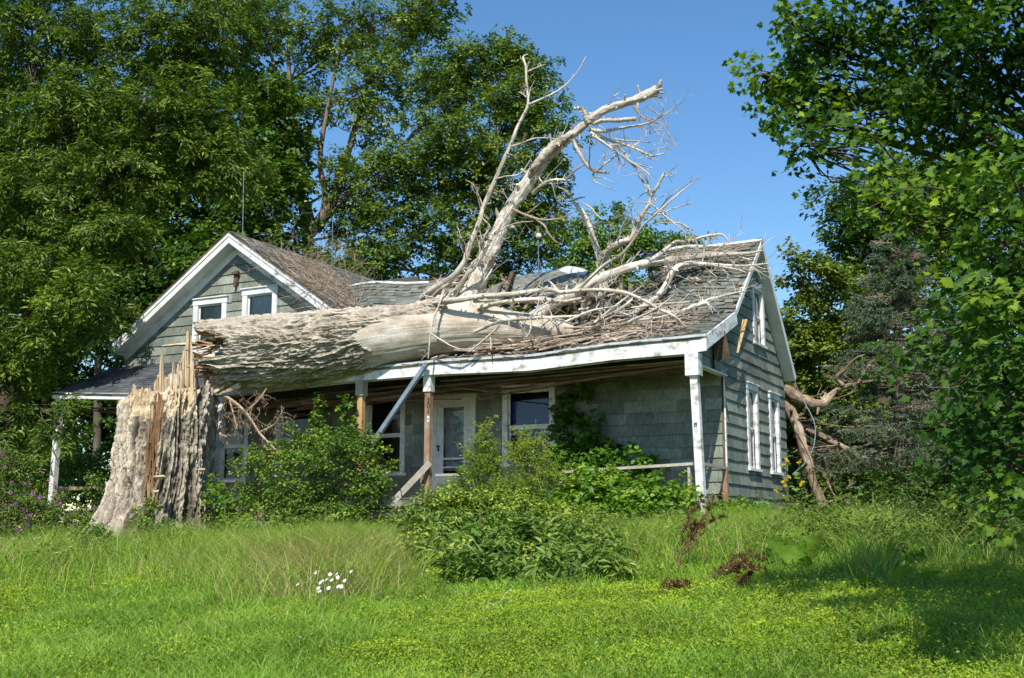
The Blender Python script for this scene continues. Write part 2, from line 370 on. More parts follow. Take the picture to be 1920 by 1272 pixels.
# --- windows and door cutouts on the front wall (u = x)
def fz(px0, py0, px1, py1):
    a = at(px0, py0, 0); b_ = at(px1, py1, 0); return [a[0], b_[0], b_[2], a[2]]
win_front = {
    'a': [-13.72, -12.72, 1.30, 3.22],   # left of the stump's shoulder
    'b': [-11.80, -10.55, 1.40, 3.36],
    'c': [-9.08, -7.92, 1.36, 3.36],
    'd': [-5.26, -3.92, 1.50, 3.34],
}
door = [-7.17, -5.97, .62, 3.24]
gw = [[-14.78, -13.62, 4.75, 6.26], [-13.08, -11.92, 4.75, 6.38]]
holes = [tuple(v) for v in win_front.values()] + [tuple(door)]
# front wall
siding('front_wall', (0, 0, 0), (1, 0, 0), (0, -1, 0), -9.45, -0.06, ZB, KZ - .1, holes=holes, seed=1)
rslopeL = (WZ - WLZ) / (WX - WL); rslopeR = (WZ - WRZ) / (WR_ - WX)
pl_w = [(-rslopeL, 1, WZ - .10 - rslopeL * WX), (rslopeR, 1, WZ - .10 + rslopeR * WX)]
siding('gable_wall', (0, 0, 0), (1, 0, 0), (0, -1, 0), -17.15, -9.45, ZB, 7.9, planes=pl_w, holes=[tuple(x) for x in gw] + holes, seed=2)
# side gable wall (u = y)
sf = (RZ - KZ) / (RY - KY); sb = (RZ - BZ) / (BY - RY); sp = (KZ - EZ) / (KY - EY)
pl_s = [(-sf, 1, KZ - .10), (sb, 1, RZ + sb * RY - .10)]
side_win = [[1.55, 2.42, 1.36, 3.30], [3.40, 4.27, 1.36, 3.28]]; up_win = [[2.28, 3.22, 4.28, 5.72]]
BW = 4.95
siding('side_wall', (0, 0, 0), (0, 1, 0), (1, 0, 0), .05, BW, .02, 7.0, planes=pl_s, holes=[tuple(x) for x in side_win + up_win], seed=3, sub=14)
siding('porch_gable_end', (0.0, 0, 0), (0, 1, 0), (1, 0, 0), -1.97, .05, 3.28, 4.7, planes=[(-sp, 1, KZ - .08)], seed=4, miss=[(-.95, -.62, 3.3, 3.75)], sub=12)
siding('wing_side_wall', (-9.45, 0, 0), (0, 1, 0), (1, 0, 0), .0, 2.0, 4.2, 5.2, seed=5)
siding('wing_left_wall', (-17.15, 0, 0), (0, 1, 0), (-1, 0, 0), .0, 6.2, .3, 5.0, seed=6, sub=3)
# backing sheathing (thin boards behind the shingles), built as boxes around the openings
mb = MB()
def sheath(axis, fixed, u0, u1, z0, z1, holes, planes=()):
    zs = np.arange(z0, z1, .25)
    for zz in zs:
        for (a, b_, c, d) in subtract((u0, u1, zz, min(zz + .25, z1)), holes):
            pol = clip_poly([(a, c), (b_, c), (b_, d), (a, d)], planes)
            if len(pol) < 3: continue
            V = [(uu, fixed, z_) if axis == 'x' else (fixed, uu, z_) for uu, z_ in pol]
            mb.poly(V, [tuple(range(len(V)))])
sheath('x', .03, -9.45, -.03, .1, KZ - .1, holes)
sheath('x', .03, -17.12, -9.45, .1, 7.9, [tuple(x) for x in gw] + holes, pl_w)
sheath('y', -.03, .03, BW, .0, 7, [tuple(x) for x in side_win + up_win], pl_s)
sheath('y', -.03, -1.9, .03, 3.3, 4.7, [], [(-sp, 1, KZ - .1)])
sheath('x', BW, -17.1, -.03, .1, 3.9, [])
sheath('y', -17.1, .03, 6.2, .1, 5.0, [])
mb.build('sheathing', M['deck'], HOUSE)
# interior floors and partition so rooms read dark
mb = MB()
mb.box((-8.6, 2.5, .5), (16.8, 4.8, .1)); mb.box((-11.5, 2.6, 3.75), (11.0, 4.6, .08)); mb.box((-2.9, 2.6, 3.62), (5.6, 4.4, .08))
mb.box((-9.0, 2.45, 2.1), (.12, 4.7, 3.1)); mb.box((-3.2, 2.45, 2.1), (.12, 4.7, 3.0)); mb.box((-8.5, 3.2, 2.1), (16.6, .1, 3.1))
mb.box((-13.3, 3.5, 5.5), (7, .1, 3.2)); mb.box((-1.6, 2.9, 4.9), (.1, 3.2, 2.2)); mb.box((-5.0, 3.0, 4.45), (6.4, .1, 1.5)); mb.box((-8.3, 1.7, 4.4), (.1, 2.8, 1.4))  # wide attic panel behind the roof hole added to block light and sky
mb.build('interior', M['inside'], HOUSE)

# --- corner boards, frieze, rakes
def trim_mb(items, name, m, parent=HOUSE):
    t = MB()
    for it in items: t.beam(*it[:2], it[2], it[3], up=it[4] if len(it) > 4 else (0, 0, 1), tint=random.uniform(.3, .8))
    return t.build(name, m, parent)
trim_mb([((.012, -.02, .15), (.012, -.02, 3.25), .03, .03, (0, 1, 0))], 'corner_board', M['white'])
trim_mb([((-17.17, -.03, .3), (-17.17, -.03, 5.1), .1, .06, (0, 1, 0))], 'corner_board', M['siding'])
# wing rakes: bargeboard + soffit
def rake(p_lo, p_hi, y0, y1, name, drop=.24, m=M['whiteclean']):
    p_lo = np.array(p_lo, float); p_hi = np.array(p_hi, float); t = MB()
    d = p_hi - p_lo; L = np.linalg.norm(d); nup = np.array([-d[1], d[0]]) / L
    if nup[1] < 0: nup = -nup
    def P(q_, y): return (q_[0], y, q_[1])
    # board on the front face
    a0, a1 = p_lo, p_hi; b0, b1 = p_lo - nup * drop, p_hi - nup * drop
    for ya, yb, aa0, aa1, bb0, bb1, ti in ((y0, y0 + .035, a0, a1, b0, b1, .6), (y0 - .022, y0 - .001, a0, a1, a0 - nup * .09, a1 - nup * .09, .75), (y0 + .035, y1, b0 + nup * .03, b1 + nup * .03, b0, b1, .5)):
        V = [P(aa0, ya), P(aa1, ya), P(bb1, ya), P(bb0, ya), P(aa0, yb), P(aa1, yb), P(bb1, yb), P(bb0, yb)]
        t.poly(V, [(3, 2, 1, 0), (4, 5, 6, 7), (0, 1, 5, 4), (2, 3, 7, 6), (0, 4, 7, 3), (1, 2, 6, 5)], ti)
    # frieze on the wall
    f0, f1 = b0 - nup * .0, b1 - nup * .0
    V = [P(f0, y1 - .05), P(f1, y1 - .05), P(f1 - nup * .2, y1 - .05), P(f0 - nup * .2, y1 - .05), P(f0, y1), P(f1, y1), P(f1 - nup * .2, y1), P(f0 - nup * .2, y1)]
    t.poly(V, [(3, 2, 1, 0), (4, 5, 6, 7), (0, 1, 5, 4), (2, 3, 7, 6), (0, 4, 7, 3), (1, 2, 6, 5)], .45)
    return t.build(name, m, HOUSE)
rake((WL, WLZ), (WX, WZ), -.42, -.02, 'bargeboard'); rake((WR_, WRZ), (WX + .0, WZ), -.4165, -.0235, 'bargeboard', m=M['white'])
# left eave return
trim_mb([((-17.38, -.42, 4.98), (-17.38, 6.2, 4.98), .05, .2), ((-17.26, -.4, 4.90), (-17.26, 6.2, 4.90), .24, .025)], 'eave_board', M['whiteclean'])
# right gable rakes (plane x): boards and soffit
def rakex(p_lo, p_hi, x0, x1, name, drop=.2, m=M['whiteclean'], soff=True, parent=HOUSE):
    p_lo = np.array(p_lo, float); p_hi = np.array(p_hi, float); t = MB(); d = p_hi - p_lo; L = np.linalg.norm(d); nup = np.array([-d[1], d[0]]) / L
    if nup[1] < 0: nup = -nup
    def P(q_, x): return (x, q_[0], q_[1])
    b0, b1 = p_lo - nup * drop, p_hi - nup * drop
    L_ = [(x1 - .03, x1, p_lo, p_hi, b0, b1, .6)]
    if soff: L_.append((x0, x1 - .03, b0 + nup * .03, b1 + nup * .03, b0, b1, .5))
    for xa, xb, aa0, aa1, bb0, bb1, ti in L_:
        V = [P(aa0, xa), P(aa1, xa), P(bb1, xa), P(bb0, xa), P(aa0, xb), P(aa1, xb), P(bb1, xb), P(bb0, xb)]
        t.poly(V, [(3, 2, 1, 0), (4, 5, 6, 7), (0, 1, 5, 4), (2, 3, 7, 6), (0, 4, 7, 3), (1, 2, 6, 5)], ti)
    return t.build(name, m, parent)
XR = .30
rakex((KY - .0, KZ - .0), (RY, RZ), 0.01, XR, 'bargeboard', .11); rakex((BY, BZ), (RY, RZ), 0.01, XR, 'bargeboard', .16)
fl = rakex((EY, EZ), (KY - .0, KZ), 0.2, XR + .012, 'flared_rake_board', .27, M['white'], soff=False)
# hanging split board and torn sheathing at the porch gable
t = MB(); a = atx(1397, 600, .33); b_ = atx(1383, 662, .30); t.beam(a, b_, .035, .11, (1, 0, 0), .6, taper=.35); t.build('hanging_splinter_board', M['lumber'], HOUSE)
t = MB(); t.beam((XR - .12, -.9, 4.05), (XR - .06, -.75, 3.5), .02, .3, (1, 0, 0), .2); t.build('torn_sheathing', M['deck'], HOUSE)

# --- roof surfaces
def roof(name, fn, nu, nv, u0, u1, v0, v1, mask, m, expo=.15, tabw=.24, seed=0, curl=.02, parent=HOUSE, deck=True, thick=.0):
    """fn(u,v)->point on the roof plane (v metres up from the eave), mask(u,v)"""
    rn = random.Random(seed); mb = MB(); nrm = np.array(nv, float)
    v = v0; row = 0
    while v < v1 - .02:
        u = u0 - tabw * (row % 2) * .5 - rn.random() * .05; row += 1
        while u < u1:
            w = tabw * rn.uniform(.8, 1.25); a, b_ = max(u, u0), min(u + w, u1)
            if b_ - a > .02 and mask((a + b_) / 2, v) and rn.random() > .015:
                h0 = .012 + rn.random() ** 3 * curl; h1 = .012 + rn.random() ** 3 * curl; dv = rn.uniform(-.015, .012); g_ = .003
                e = min(v + expo * 1.12, v1)
                P = [fn(a + g_, v + dv), fn(b_ - g_, v + dv + rn.uniform(-.008, .008)), fn(b_ - g_, e), fn(a + g_, e)]
                T = [P[0] + nrm * h0, P[1] + nrm * h1, P[2] + nrm * .005, P[3] + nrm * .005]
                mb.poly(T + [P[0] - nrm * .004, P[1] - nrm * .004], [(0, 1, 2, 3), (1, 0, 4, 5)], min(1, max(0, rn.gauss(.5, .25))))
            u += w
        v += expo
    o = mb.build(name, m, parent)
    if deck:
        db = MB(); v = v0
        while v < v1:
            v2 = min(v + .2, v1) - .006; us = np.arange(u0, u1 + .01, .15); st = None
            for uu in list(us) + [None]:
                ok = uu is not None and mask(uu, (v + v2) / 2)
                if ok and st is None: st = uu
                if (not ok) and st is not None:
                    en = (us[-1] if uu is None else uu) + (rn.uniform(-.1, .35) if uu is not None else 0); s0 = st - (rn.uniform(-.1, .3) if st > u0 + .01 else 0)
                    segs = np.linspace(s0, min(en, u1), max(2, int((en - s0) / .6) + 1))
                    for i in range(len(segs) - 1):
                        A = [fn(segs[i], v), fn(segs[i + 1], v), fn(segs[i + 1], v2), fn(segs[i], v2)]
                        Tt = [p - nrm * .006 for p in A]; Bt = [p - nrm * .032 for p in A]
                        db.poly(Tt + Bt, [(0, 1, 2, 3), (7, 6, 5, 4), (0, 4, 5, 1), (2, 6, 7, 3), (0, 3, 7, 4), (1, 5, 6, 2)], rn.random())
                    st = None
            v += .2
        db.build(name.replace('shingles', 'deck') if 'shingles' in name else name + '_boards', M['deck'], parent)
    return o
# hole outline in the main roof, as a function of height v (0 at the kink) -> x range missing
LM = math.hypot(RY - KY, RZ - KZ)
def hole_x(v):
    t = v / LM
    jag = .18 * math.sin(v * 9.1) + .12 * math.sin(v * 23.0)
    r = np.interp(t, [0, .12, .3, .5, .62, .70, .80, .88, 1.0], [-3.6, -3.0, -2.45, -2.1, -1.9, -1.75, -2.45, -2.75, -2.3]) + jag
    l = np.interp(t, [0, .15, .5, 1.0], [-5.2, -6.2, -7.3, -8.3]) + jag
    return l, r
nm = np.array([0, -(RZ - KZ), (RY - KY)]); nm = nm / np.linalg.norm(nm)
def main_z(y): return KZ + sf * (y - KY)
def f_main(u, v):
    t = v / LM; y = KY + (RY - KY) * t; z = KZ + (RZ - KZ) * t
    l, r = hole_x(v); d = max(0, min(1, 1 - min(abs(u - l) if u < l else 9, abs(u - r) if u > r else 9) / .9))
    z -= .10 * d * d + .05 * math.sin(u * 1.3) * t + (.04 * math.sin(u * 2.2 + v))
    return np.array([u, y, z])
def m_main(u, v):
    l, r = hole_x(v)
    if l < u < r: return False
    if u < -9.3:
        zz = KZ + (RZ - KZ) * v / LM; return zz > WZ - rslopeR * (u - WX) - .1
    return True
roof('main_roof_shingles', f_main, None, nm, -4.2, XR - .02, 0, LM + .02, lambda u, v: m_main(u, v) and u > -4.2, M['roof'], seed=10, curl=.045)
roof('main_roof_shingles', f_main, None, nm, -11.6, -5.0, 0, LM + .02, lambda u, v: m_main(u, v) and u < -5.0, M['roof'], seed=14, curl=.045)
nb = np.array([0, (RZ - BZ), (BY - RY)]); nb = nb / np.linalg.norm(nb); LB_ = math.hypot(BY - RY, RZ - BZ)
def m_back(u, v): 
    return not (-7.6 < u < -2.4 - .3 * math.sin(v * 7) and v > LB_ * .45 + .25 * math.sin(u * 3))
for ua, ub in ((-11.6, XR - .02),): roof('rear_roof_shingles', lambda u, v: np.array([u, BY + (RY - BY) * v / LB_, BZ + (RZ - BZ) * v / LB_]), None, nb, ua, ub, 0, LB_, m_back, M['roof'], seed=11, expo=.3, tabw=.5)
LP = math.hypot(KY - EY, KZ - EZ); npn = np.array([0, -(KZ - EZ), (KY - EY)]); npn = npn / np.linalg.norm(npn)
def f_porch(u, v):
    t = v / LP; y = EY + (KY - EY) * t; z = EZ + (KZ - EZ) * t + float(sagp(u, y)) - .02
    if -6.8 < u < -2.2: z -= .12 * math.sin((u + 6.8) / 4.6 * math.pi) * min(1, t * 1.6)
    return np.array([u, y, z])
roof('porch_roof_shingles', f_porch, None, npn, -9.4, XR - .02, -.03, LP + .05, lambda u, v: not (-4.9 < u < -3.9 and v > 1.5), M['roof'], seed=12, curl=.04)
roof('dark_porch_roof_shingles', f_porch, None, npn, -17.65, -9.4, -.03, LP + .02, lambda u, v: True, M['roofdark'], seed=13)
# wing roof slopes
YW0, YW1 = -.46, 6.3
for (xe, ze, nm_, sd_) in ((WL - .02, WLZ, 'wing_roof_shingles', 20), (WR_ + .02, WRZ, 'wing_roof_shingles', 21)):
    L_ = math.hypot(xe - WX, WZ - ze); s_ = -1 if xe < WX else 1
    nn = np.array([s_ * (WZ - ze), 0, abs(xe - WX)]); nn = nn / np.linalg.norm(nn)
    def fw(u, v, xe=xe, ze=ze, L_=L_): return np.array([xe + (WX - xe) * v / L_, u, ze + (WZ - ze) * v / L_ + .03])
    def mw(u, v, xe=xe, ze=ze, L_=L_, s_=s_):
        if s_ < 0: return True
        zz = ze + (WZ - ze) * v / L_; return not (u > .2 and zz < main_z(min(u, RY)) - .05 and u < 3.5)
    roof(nm_, fw, None, nn, YW0, YW1, 0, L_, mw, M['roof'], seed=sd_)
# ridge flashing + caps
for a_, b_, dz in ((-2.15, XR, .03), (-11.3, -8.7, .03)):
    t = MB()
    xs = np.linspace(a_, b_, 8)
    for i in range(7):
        z0 = f_main(xs[i], LM)[2] + dz; z1 = f_main(xs[i + 1], LM)[2] + dz
        for s_, k_ in ((-1, sf), (1, sb)):
            V = [(xs[i], RY, z0), (xs[i + 1], RY, z1), (xs[i + 1], RY + s_ * .1, z1 - .1 * k_ + .01), (xs[i], RY + s_ * .1, z0 - .1 * k_ + .01)]
            t.poly(V, [(0, 1, 2, 3) if s_ > 0 else (3, 2, 1, 0)], .7)
    t.build('ridge_flashing', M['flash'], HOUSE)
# rafters of the main roof, some broken in the hole
t = MB()
for i, x in enumerate(np.arange(-11, .1, .62)):
    l, r = hole_x(1.5); broken = -6.9 < x < -2.3
    for s_ in ((0.02, LM - .05),):
        a = np.array([x, KY + (RY - KY) * s_[0] / LM, KZ + (RZ - KZ) * s_[0] / LM - .12])
        k_ = s_[1] if not broken else random.uniform(.4, 1.5)
        b_ = np.array([x + (random.uniform(-.4, .4) if broken else 0), KY + (RY - KY) * k_ / LM, KZ + (RZ - KZ) * k_ / LM - .12 - (random.uniform(.1, .5) if broken else 0)])
        t.beam(a, b_, .05, .13, (1, 0, 0), random.random())
    if not broken:
        t.beam((x, RY, RZ - .12), (x, BY, BZ - .12), .05, .13, (1, 0, 0), random.random())
t.build('rafters', M['deck'], HOUSE)

# --- porch: fascia, header beam, ceiling boards, posts
def fascia(x0, x1, hfun, name, n=24, y=EY, m=M['white'], top=0.0):
    t = MB(); xs = np.linspace(x0, x1, n)
    for i in range(n - 1):
        a, b_ = xs[i], xs[i + 1]; za, zb = ez(a) + top, ez(b_) + top; ha, hb = hfun(a), hfun(b_); ti = .6
        V = [(a, y, za), (b_, y, zb), (b_, y, zb - hb), (a, y, za - ha), (a, y + .045, za), (b_, y + .045, zb), (b_, y + .045, zb - hb), (a, y + .045, za - ha)]
        t.poly(V, [(3, 2, 1, 0), (4, 5, 6, 7), (0, 1, 5, 4), (2, 3, 7, 6)] + ([(0, 4, 7, 3)] if i == 0 else []) + ([(1, 2, 6, 5)] if i == n - 2 else []), ti)
    return t.build(name, m, HOUSE)
hf = lambda x: float(np.interp(x, [-17.7, -12, -8.4, -5.7, -3.5, 0, .3], [.16, .16, .25, .30, .31, .33, .30]))
fascia(-3.92, XR + .01, hf, 'porch_fascia', 14); fascia(-9.2, -3.93, hf, 'porch_fascia', 16, y=EY + .004); fascia(-17.65, -9.21, hf, 'porch_fascia', 20, m=M['whiteclean'])
fascia(-9.2, XR + .02, lambda x: .055, 'drip_edge', 26, y=EY - .025, m=M['flash'], top=.03)
t = MB(); xs = np.linspace(-17.6, .0, 30)
for i in range(29): t.beam((xs[i], EY + .16, ez(xs[i]) - hf(xs[i]) + .06), (xs[i + 1], EY + .16, ez(xs[i + 1]) - hf(xs[i + 1]) + .06), .12, .14, tint=.3)
t.build('header_beam', M['white'], HOUSE)
t = MB()
for k in range(10):     # ceiling boards, several dropped
    y = -1.75 + k * .185; x = -17.4
    while x < -.2:
        L_ = random.uniform(2, 4.5); x2 = min(x + L_, -.1); 
        if random.random() < .72:
            dz0 = random.choice([0, 0, 0, -.08, -.25]) if -12 < x < -2 else 0; dz1 = random.choice([0, 0, 0, -.12, -.3]) if -12 < x2 < -2 else 0
            zz = 3.42 + (y + 2) * .0
            sz = lambda xx: float(np.interp(xx, SAGX, SAGZ)) * .7
            t.beam((x, y, zz + sz(x) + dz0 - .05), (x2, y, zz + sz(x2) + dz1 - .05), .17, .02, tint=random.random())
        x = x2 + .02
t.beam((-12.6, -1.2, 3.05), (-4.5, -.9, 3.5), .1, .05, tint=.3); t.beam((-8.0, -1.6, 3.0), (-2.5, -.7, 3.45), .08, .05, tint=.5)
t.build('porch_ceiling_boards', M['deck'], HOUSE)
# underside closing board on the porch gable
trim_mb([((.0, -1.95, 3.27), (.0, 0.02, 3.27), .16, .03)], 'gable_end_sill', M['whiteclean'])
def post(x, z0, z1, w, m, capw=None, caph=.4, capm=None, lean=0.0, y=-1.95, name='porch_post'):
    t = MB(); t.beam((x - lean, y, z0), (x, y, z1), w, w, (0, 1, 0), .5); o = t.build(name, m, HOUSE)
    if capw:
        t = MB(); t.box((x, y, z1 - caph / 2 + .0), (capw, capw, caph), tint=.6)
        t.build('post_cap', capm or M['white'], o)
    return o
zt = lambda x: ez(x) - hf(x) + .01
post(.0, .25, zt(0), .15, M['white'], .27, .44, lean=-.10)
p805 = post(-6.07, .1, zt(-6.07), .135, M['oldpost'], .19, .36, M['whiteclean'])
post(-7.86, .2, zt(-7.86), .135, M['lumber'], .20, .34, M['rail'])
post(-11.93, .3, zt(-11.93), .155, M['white'], lean=.05)
pl = post(-17.5, .3, zt(-17.5), .15, M['whiteclean'], lean=.08)
# second brown stud beside the numbered post, loose raking rail
trim_mb([((-6.19, -1.98, .3), (-6.19, -1.98, 1.35), .05, .09, (0, 1, 0))], 'porch_stud', M['oldpost'])
a = at(806, 868, -2.06); b_ = at(736, 942, -2.7); trim_mb([(a, b_, .05, .12)], 'broken_stair_rail', M['rail'])
a = at(1300, 870, -1.98); b_ = at(1010, 888, -1.98); trim_mb([(a, b_, .09, .055)], 'porch_rail', M['rail'])
a = at(818, 891, -1.98); b_ = at(905, 890, -1.98); trim_mb([(a, b_, .09, .05)], 'porch_rail', M['rail'])
trim_mb([((.05, -1.95, 1.33), (.02, -.12, 1.33), .08, .06)], 'porch_rail', M['rail']); trim_mb([((.02, -.16, .3), (.02, -.16, 1.33), .10, .10, (0, 1, 0))], 'rail_post', M['oldpost'])
trim_mb([((-.14, -1.95, .3), (-.14, -1.95, 1.31), .05, .09, (0, 1, 0))], 'rail_post', M['rail'])
trim_mb([((-17.4, -1.95, 1.15), (-14, -1.95, 1.1), .06, .09)], 'porch_rail', M['oldpost']); trim_mb([((-17.36, -1.9, .3), (-17.36, -1.9, 1.15), .1, .1, (0, 1, 0))], 'rail_post', M['oldpost'])
# porch floor, skirt planks, foundation
t = MB(); 
for k in range(16): t.box((-8.75, -1.95 + .13 * k, .56), (17.7, .122, .04), tint=random.random())
t.build('porch_floor', M['rail'], HOUSE)
t = MB(); x = -17.6
while x < -.1:
    x2 = min(x + random.uniform(1.4, 3), .1)
    for zz, h in ((.42, .2), (.2, .17)): t.box(((x + x2) / 2, -2.03 + random.uniform(-.01, .01), zz), (x2 - x - .02, .03, h), tint=random.random())
    x = x2
t.build('skirt_planks', M['skirt'], HOUSE)
t = MB(); t.box((-8.6, 2.4, .0), (17.0, 4.9, .5)); t.build('foundation', M['rail'], HOUSE)
t = MB(); a = at(1180, 965, -2.75); t.box((-1.6, -2.6, .18), (2.6, .5, .05), tint=.7); t.box((-1.6, -2.84, .06), (2.6, .03, .2), tint=.4); t.build('porch_step', M['skirt'], HOUSE)

# --- windows and door
def window(o, U, Nn, u0, u1, z0, z1, tw=.12, m=M['white'], curtain=None, tilt=0.0, rails=True, cm=None):
    U = np.array(U, float); Nn = np.array(Nn, float); o = np.array(o, float)
    rt = np.stack([U, Nn, [0, 0, 1.0]], 1); c = lambda u, n, z: o + U * u + Nn * n + np.array([0, 0, z])
    t = MB(); W = u1 - u0; H = z1 - z0; um = (u0 + u1) / 2; zm = (z0 + z1) / 2
    t.box(c(u0 + tw / 2, .012, zm), (tw, .075, H + .02), rt, .5); t.box(c(u1 - tw / 2, .012, zm), (tw, .075, H + .02), rt, .7)
    t.box(c(um, .016, z1 - tw / 2), (W + .04, .085, tw), rt, .6); t.box(c(um, .025, z0 + .03), (W + .1, .12, .06), rt, .6); t.box(c(um, .045, z1 + .015), (W + .1, .1, .03), rt, .6)
    fr = t.build('window', m, HOUSE)
    s = MB(); sw_ = .045; a0, a1, b0, b1 = u0 + tw, u1 - tw, z0 + .06, z1 - tw; mid = (b0 + b1) / 2
    for zz0, zz1, dn in ((mid, b1, -.03), (b0, mid, -.06)):
        s.box(c(a0 + sw_ / 2, dn, (zz0 + zz1) / 2), (sw_, .03, zz1 - zz0), rt, .4); s.box(c(a1 - sw_ / 2, dn, (zz0 + zz1) / 2), (sw_, .03, zz1 - zz0), rt, .4)
        s.box(c((a0 + a1) / 2, dn, zz0 + .025), (a1 - a0 - 2 * sw_, .03, .05), rt, .5); s.box(c((a0 + a1) / 2, dn, zz1 - .02), (a1 - a0 - 2 * sw_, .03, .04), rt, .5)
    s.build('sash', m, fr)
    g_ = MB(); n_ = -.05
    for zz0, zz1, dn in ((mid, b1, -.034), (b0, mid, -.064)): g_.poly([c(a0, dn, zz0), c(a1, dn, zz0), c(a1, dn, zz1), c(a0, dn, zz1)], [(0, 1, 2, 3)])
    g_.build('pane', M['glass'], fr)
    if curtain:
        k = MB()
        for (ca, cb, za, zb, taper) in curtain:
            n = 26; V = []; us = np.linspace(ca, cb, n)
            for i, u in enumerate(us):
                d = -.09 + .012 * math.sin(i * 1.9) + .008 * math.sin(i * 5.1); uu = u0 + W * u; lo = u0 + W * (ca + (u - ca) * taper)
                V.append(c(uu, d, z0 + H * zb)); V.append(c(lo, d - .01, z0 + H * za))
            k.poly(V, [(2 * i, 2 * i + 1, 2 * i + 3, 2 * i + 2) for i in range(n - 1)])
        k.build('curtain', cm or M['curtain'], fr)
    return fr
WF = dict(o=(0, 0, 0), U=(1, 0, 0), Nn=(0, -1, 0))
window(**WF, u0=win_front['a'][0], u1=win_front['a'][1], z0=win_front['a'][2], z1=win_front['a'][3], m=M['whiteclean'], curtain=[(.1, .8, .4, .95, .7)])
window(**WF, u0=win_front['b'][0], u1=win_front['b'][1], z0=win_front['b'][2], z1=win_front['b'][3], tw=.15, m=M['whiteclean'])
window(**WF, u0=win_front['c'][0], u1=win_front['c'][1], z0=win_front['c'][2], z1=win_front['c'][3], m=M['whiteclean'], curtain=[(.62, .95, .45, .95, .3)], cm=M['deadleaf'])
window(**WF, u0=win_front['d'][0], u1=win_front['d'][1], z0=win_front['d'][2], z1=win_front['d'][3], tw=.13, m=M['white'], curtain=[(.1, .9, .36, .80, 1.0)], cm=M['bluecloth'])
for x in gw: window(**WF, u0=x[0], u1=x[1], z0=x[2], z1=x[3], tw=.16, m=M['whiteclean'], curtain=[(.1, .9, .1, .90, 1.0)])
WS = dict(o=(0, 0, 0), U=(0, 1, 0), Nn=(1, 0, 0))
for x in side_win: window(**WS, u0=x[0], u1=x[1], z0=x[2], z1=x[3], tw=.13, m=M['white'], curtain=[(.12, .5, .06, .95, .5), (.5, .88, .06, .95, 1.0)])
for x in up_win: window(**WS, u0=x[0], u1=x[1], z0=x[2], z1=x[3], tw=.12, m=M['whiteclean'], curtain=[(.1, .9, .1, .95, 1.0)])
t = MB(); u0, u1, z0, z1 = door; tw = .15
t.box((u0 + tw / 2, -.012, (z0 + z1) / 2), (tw, .08, z1 - z0), tint=.5); t.box((u1 - tw / 2, -.012, (z0 + z1) / 2), (tw, .08, z1 - z0), tint=.5); t.box(((u0 + u1) / 2, -.018, z1 - .06), (u1 - u0 + .04, .09, .14), tint=.5)
fr = t.build('door_frame', M['whiteclean'], HOUSE)
t = MB(); a0, a1 = u0 + tw, u1 - tw; zt_ = z1 - .13; st_ = .17
t.box((a0 + st_ / 2, .0, (z0 + zt_) / 2), (st_, .045, zt_ - z0), tint=.4); t.box((a1 - st_ / 2, .0, (z0 + zt_) / 2), (st_, .045, zt_ - z0), tint=.4)
for zz, h in ((zt_ - .09, .18), (z0 + .35, .7), (1.72, .045), (1.52, .035)): t.box(((a0 + a1) / 2, .0, zz), (a1 - a0 - 2 * st_, .04, h), tint=.45)
dr = t.build('storm_door', M['whiteclean'], HOUSE)
t = MB(); t.poly([(a0 + st_, .005, 1.3), (a1 - st_, .005, 1.3), (a1 - st_, .005, zt_ - .15), (a0 + st_, .005, zt_ - .15)], [(0, 1, 2, 3)]); t.build('pane', M['glass'], dr)
t = MB(); t.box(((a0 + a1) / 2, .12, 2.3), (.6, .02, 1.7), tint=.3); t.build('inner_door', M['curtain'], dr)
t = MB(); t.box((a0 + .05, -.05, 2.02), (.09, .05, .025)); t.box((a0 + .05, -.03, 1.95), (.03, .03, .09)); t.build('door_handle', M['black'], dr)
# gable bracket ornament, rods
t = MB(); c0 = at(443, 520, -.06); t.box(c0, (.14, .05, .34), tint=.3); t.box(c0 + np.array([.02, -.05, .1]), (.2, .1, .06), tint=.3); t.box(c0 + np.array([0, -.04, -.2]), (.07, .06, .14), tint=.3); t.build('rusty_light_bracket', M['deck'], HOUSE)
def rod(px, py0, py1, y, ball=None, tripod=False):
    a = at(px, py1, y); b_ = at(px - (1 if tripod else -2), py0, y); t = MB(); t.tube([a, b_], .012, 6)
    if tripod:
        for dx, dy in ((-.22, -.15), (.22, -.15), (0, .25)): t.tube([a + np.array([dx, dy, -.05]), a + np.array([0, 0, .5])], .008, 5)
    o = t.build('lightning_rod', M['metal'], HOUSE)
    if ball:
        t = MB(); c = at(px, ball, y); th = np.linspace(0, math.pi, 9); 
        t.tube([c + np.array([0, 0, -.075 * math.cos(k)]) for k in th], [max(.002, .075 * math.sin(k)) for k in th], 14); t.build('glass_ball', M['whiteclean'], o, True)
rod(455, 322, 440, 1.5); rod(622, 408, 500, 3.5); rod(1010, 425, 520, 2.3, 443, True)

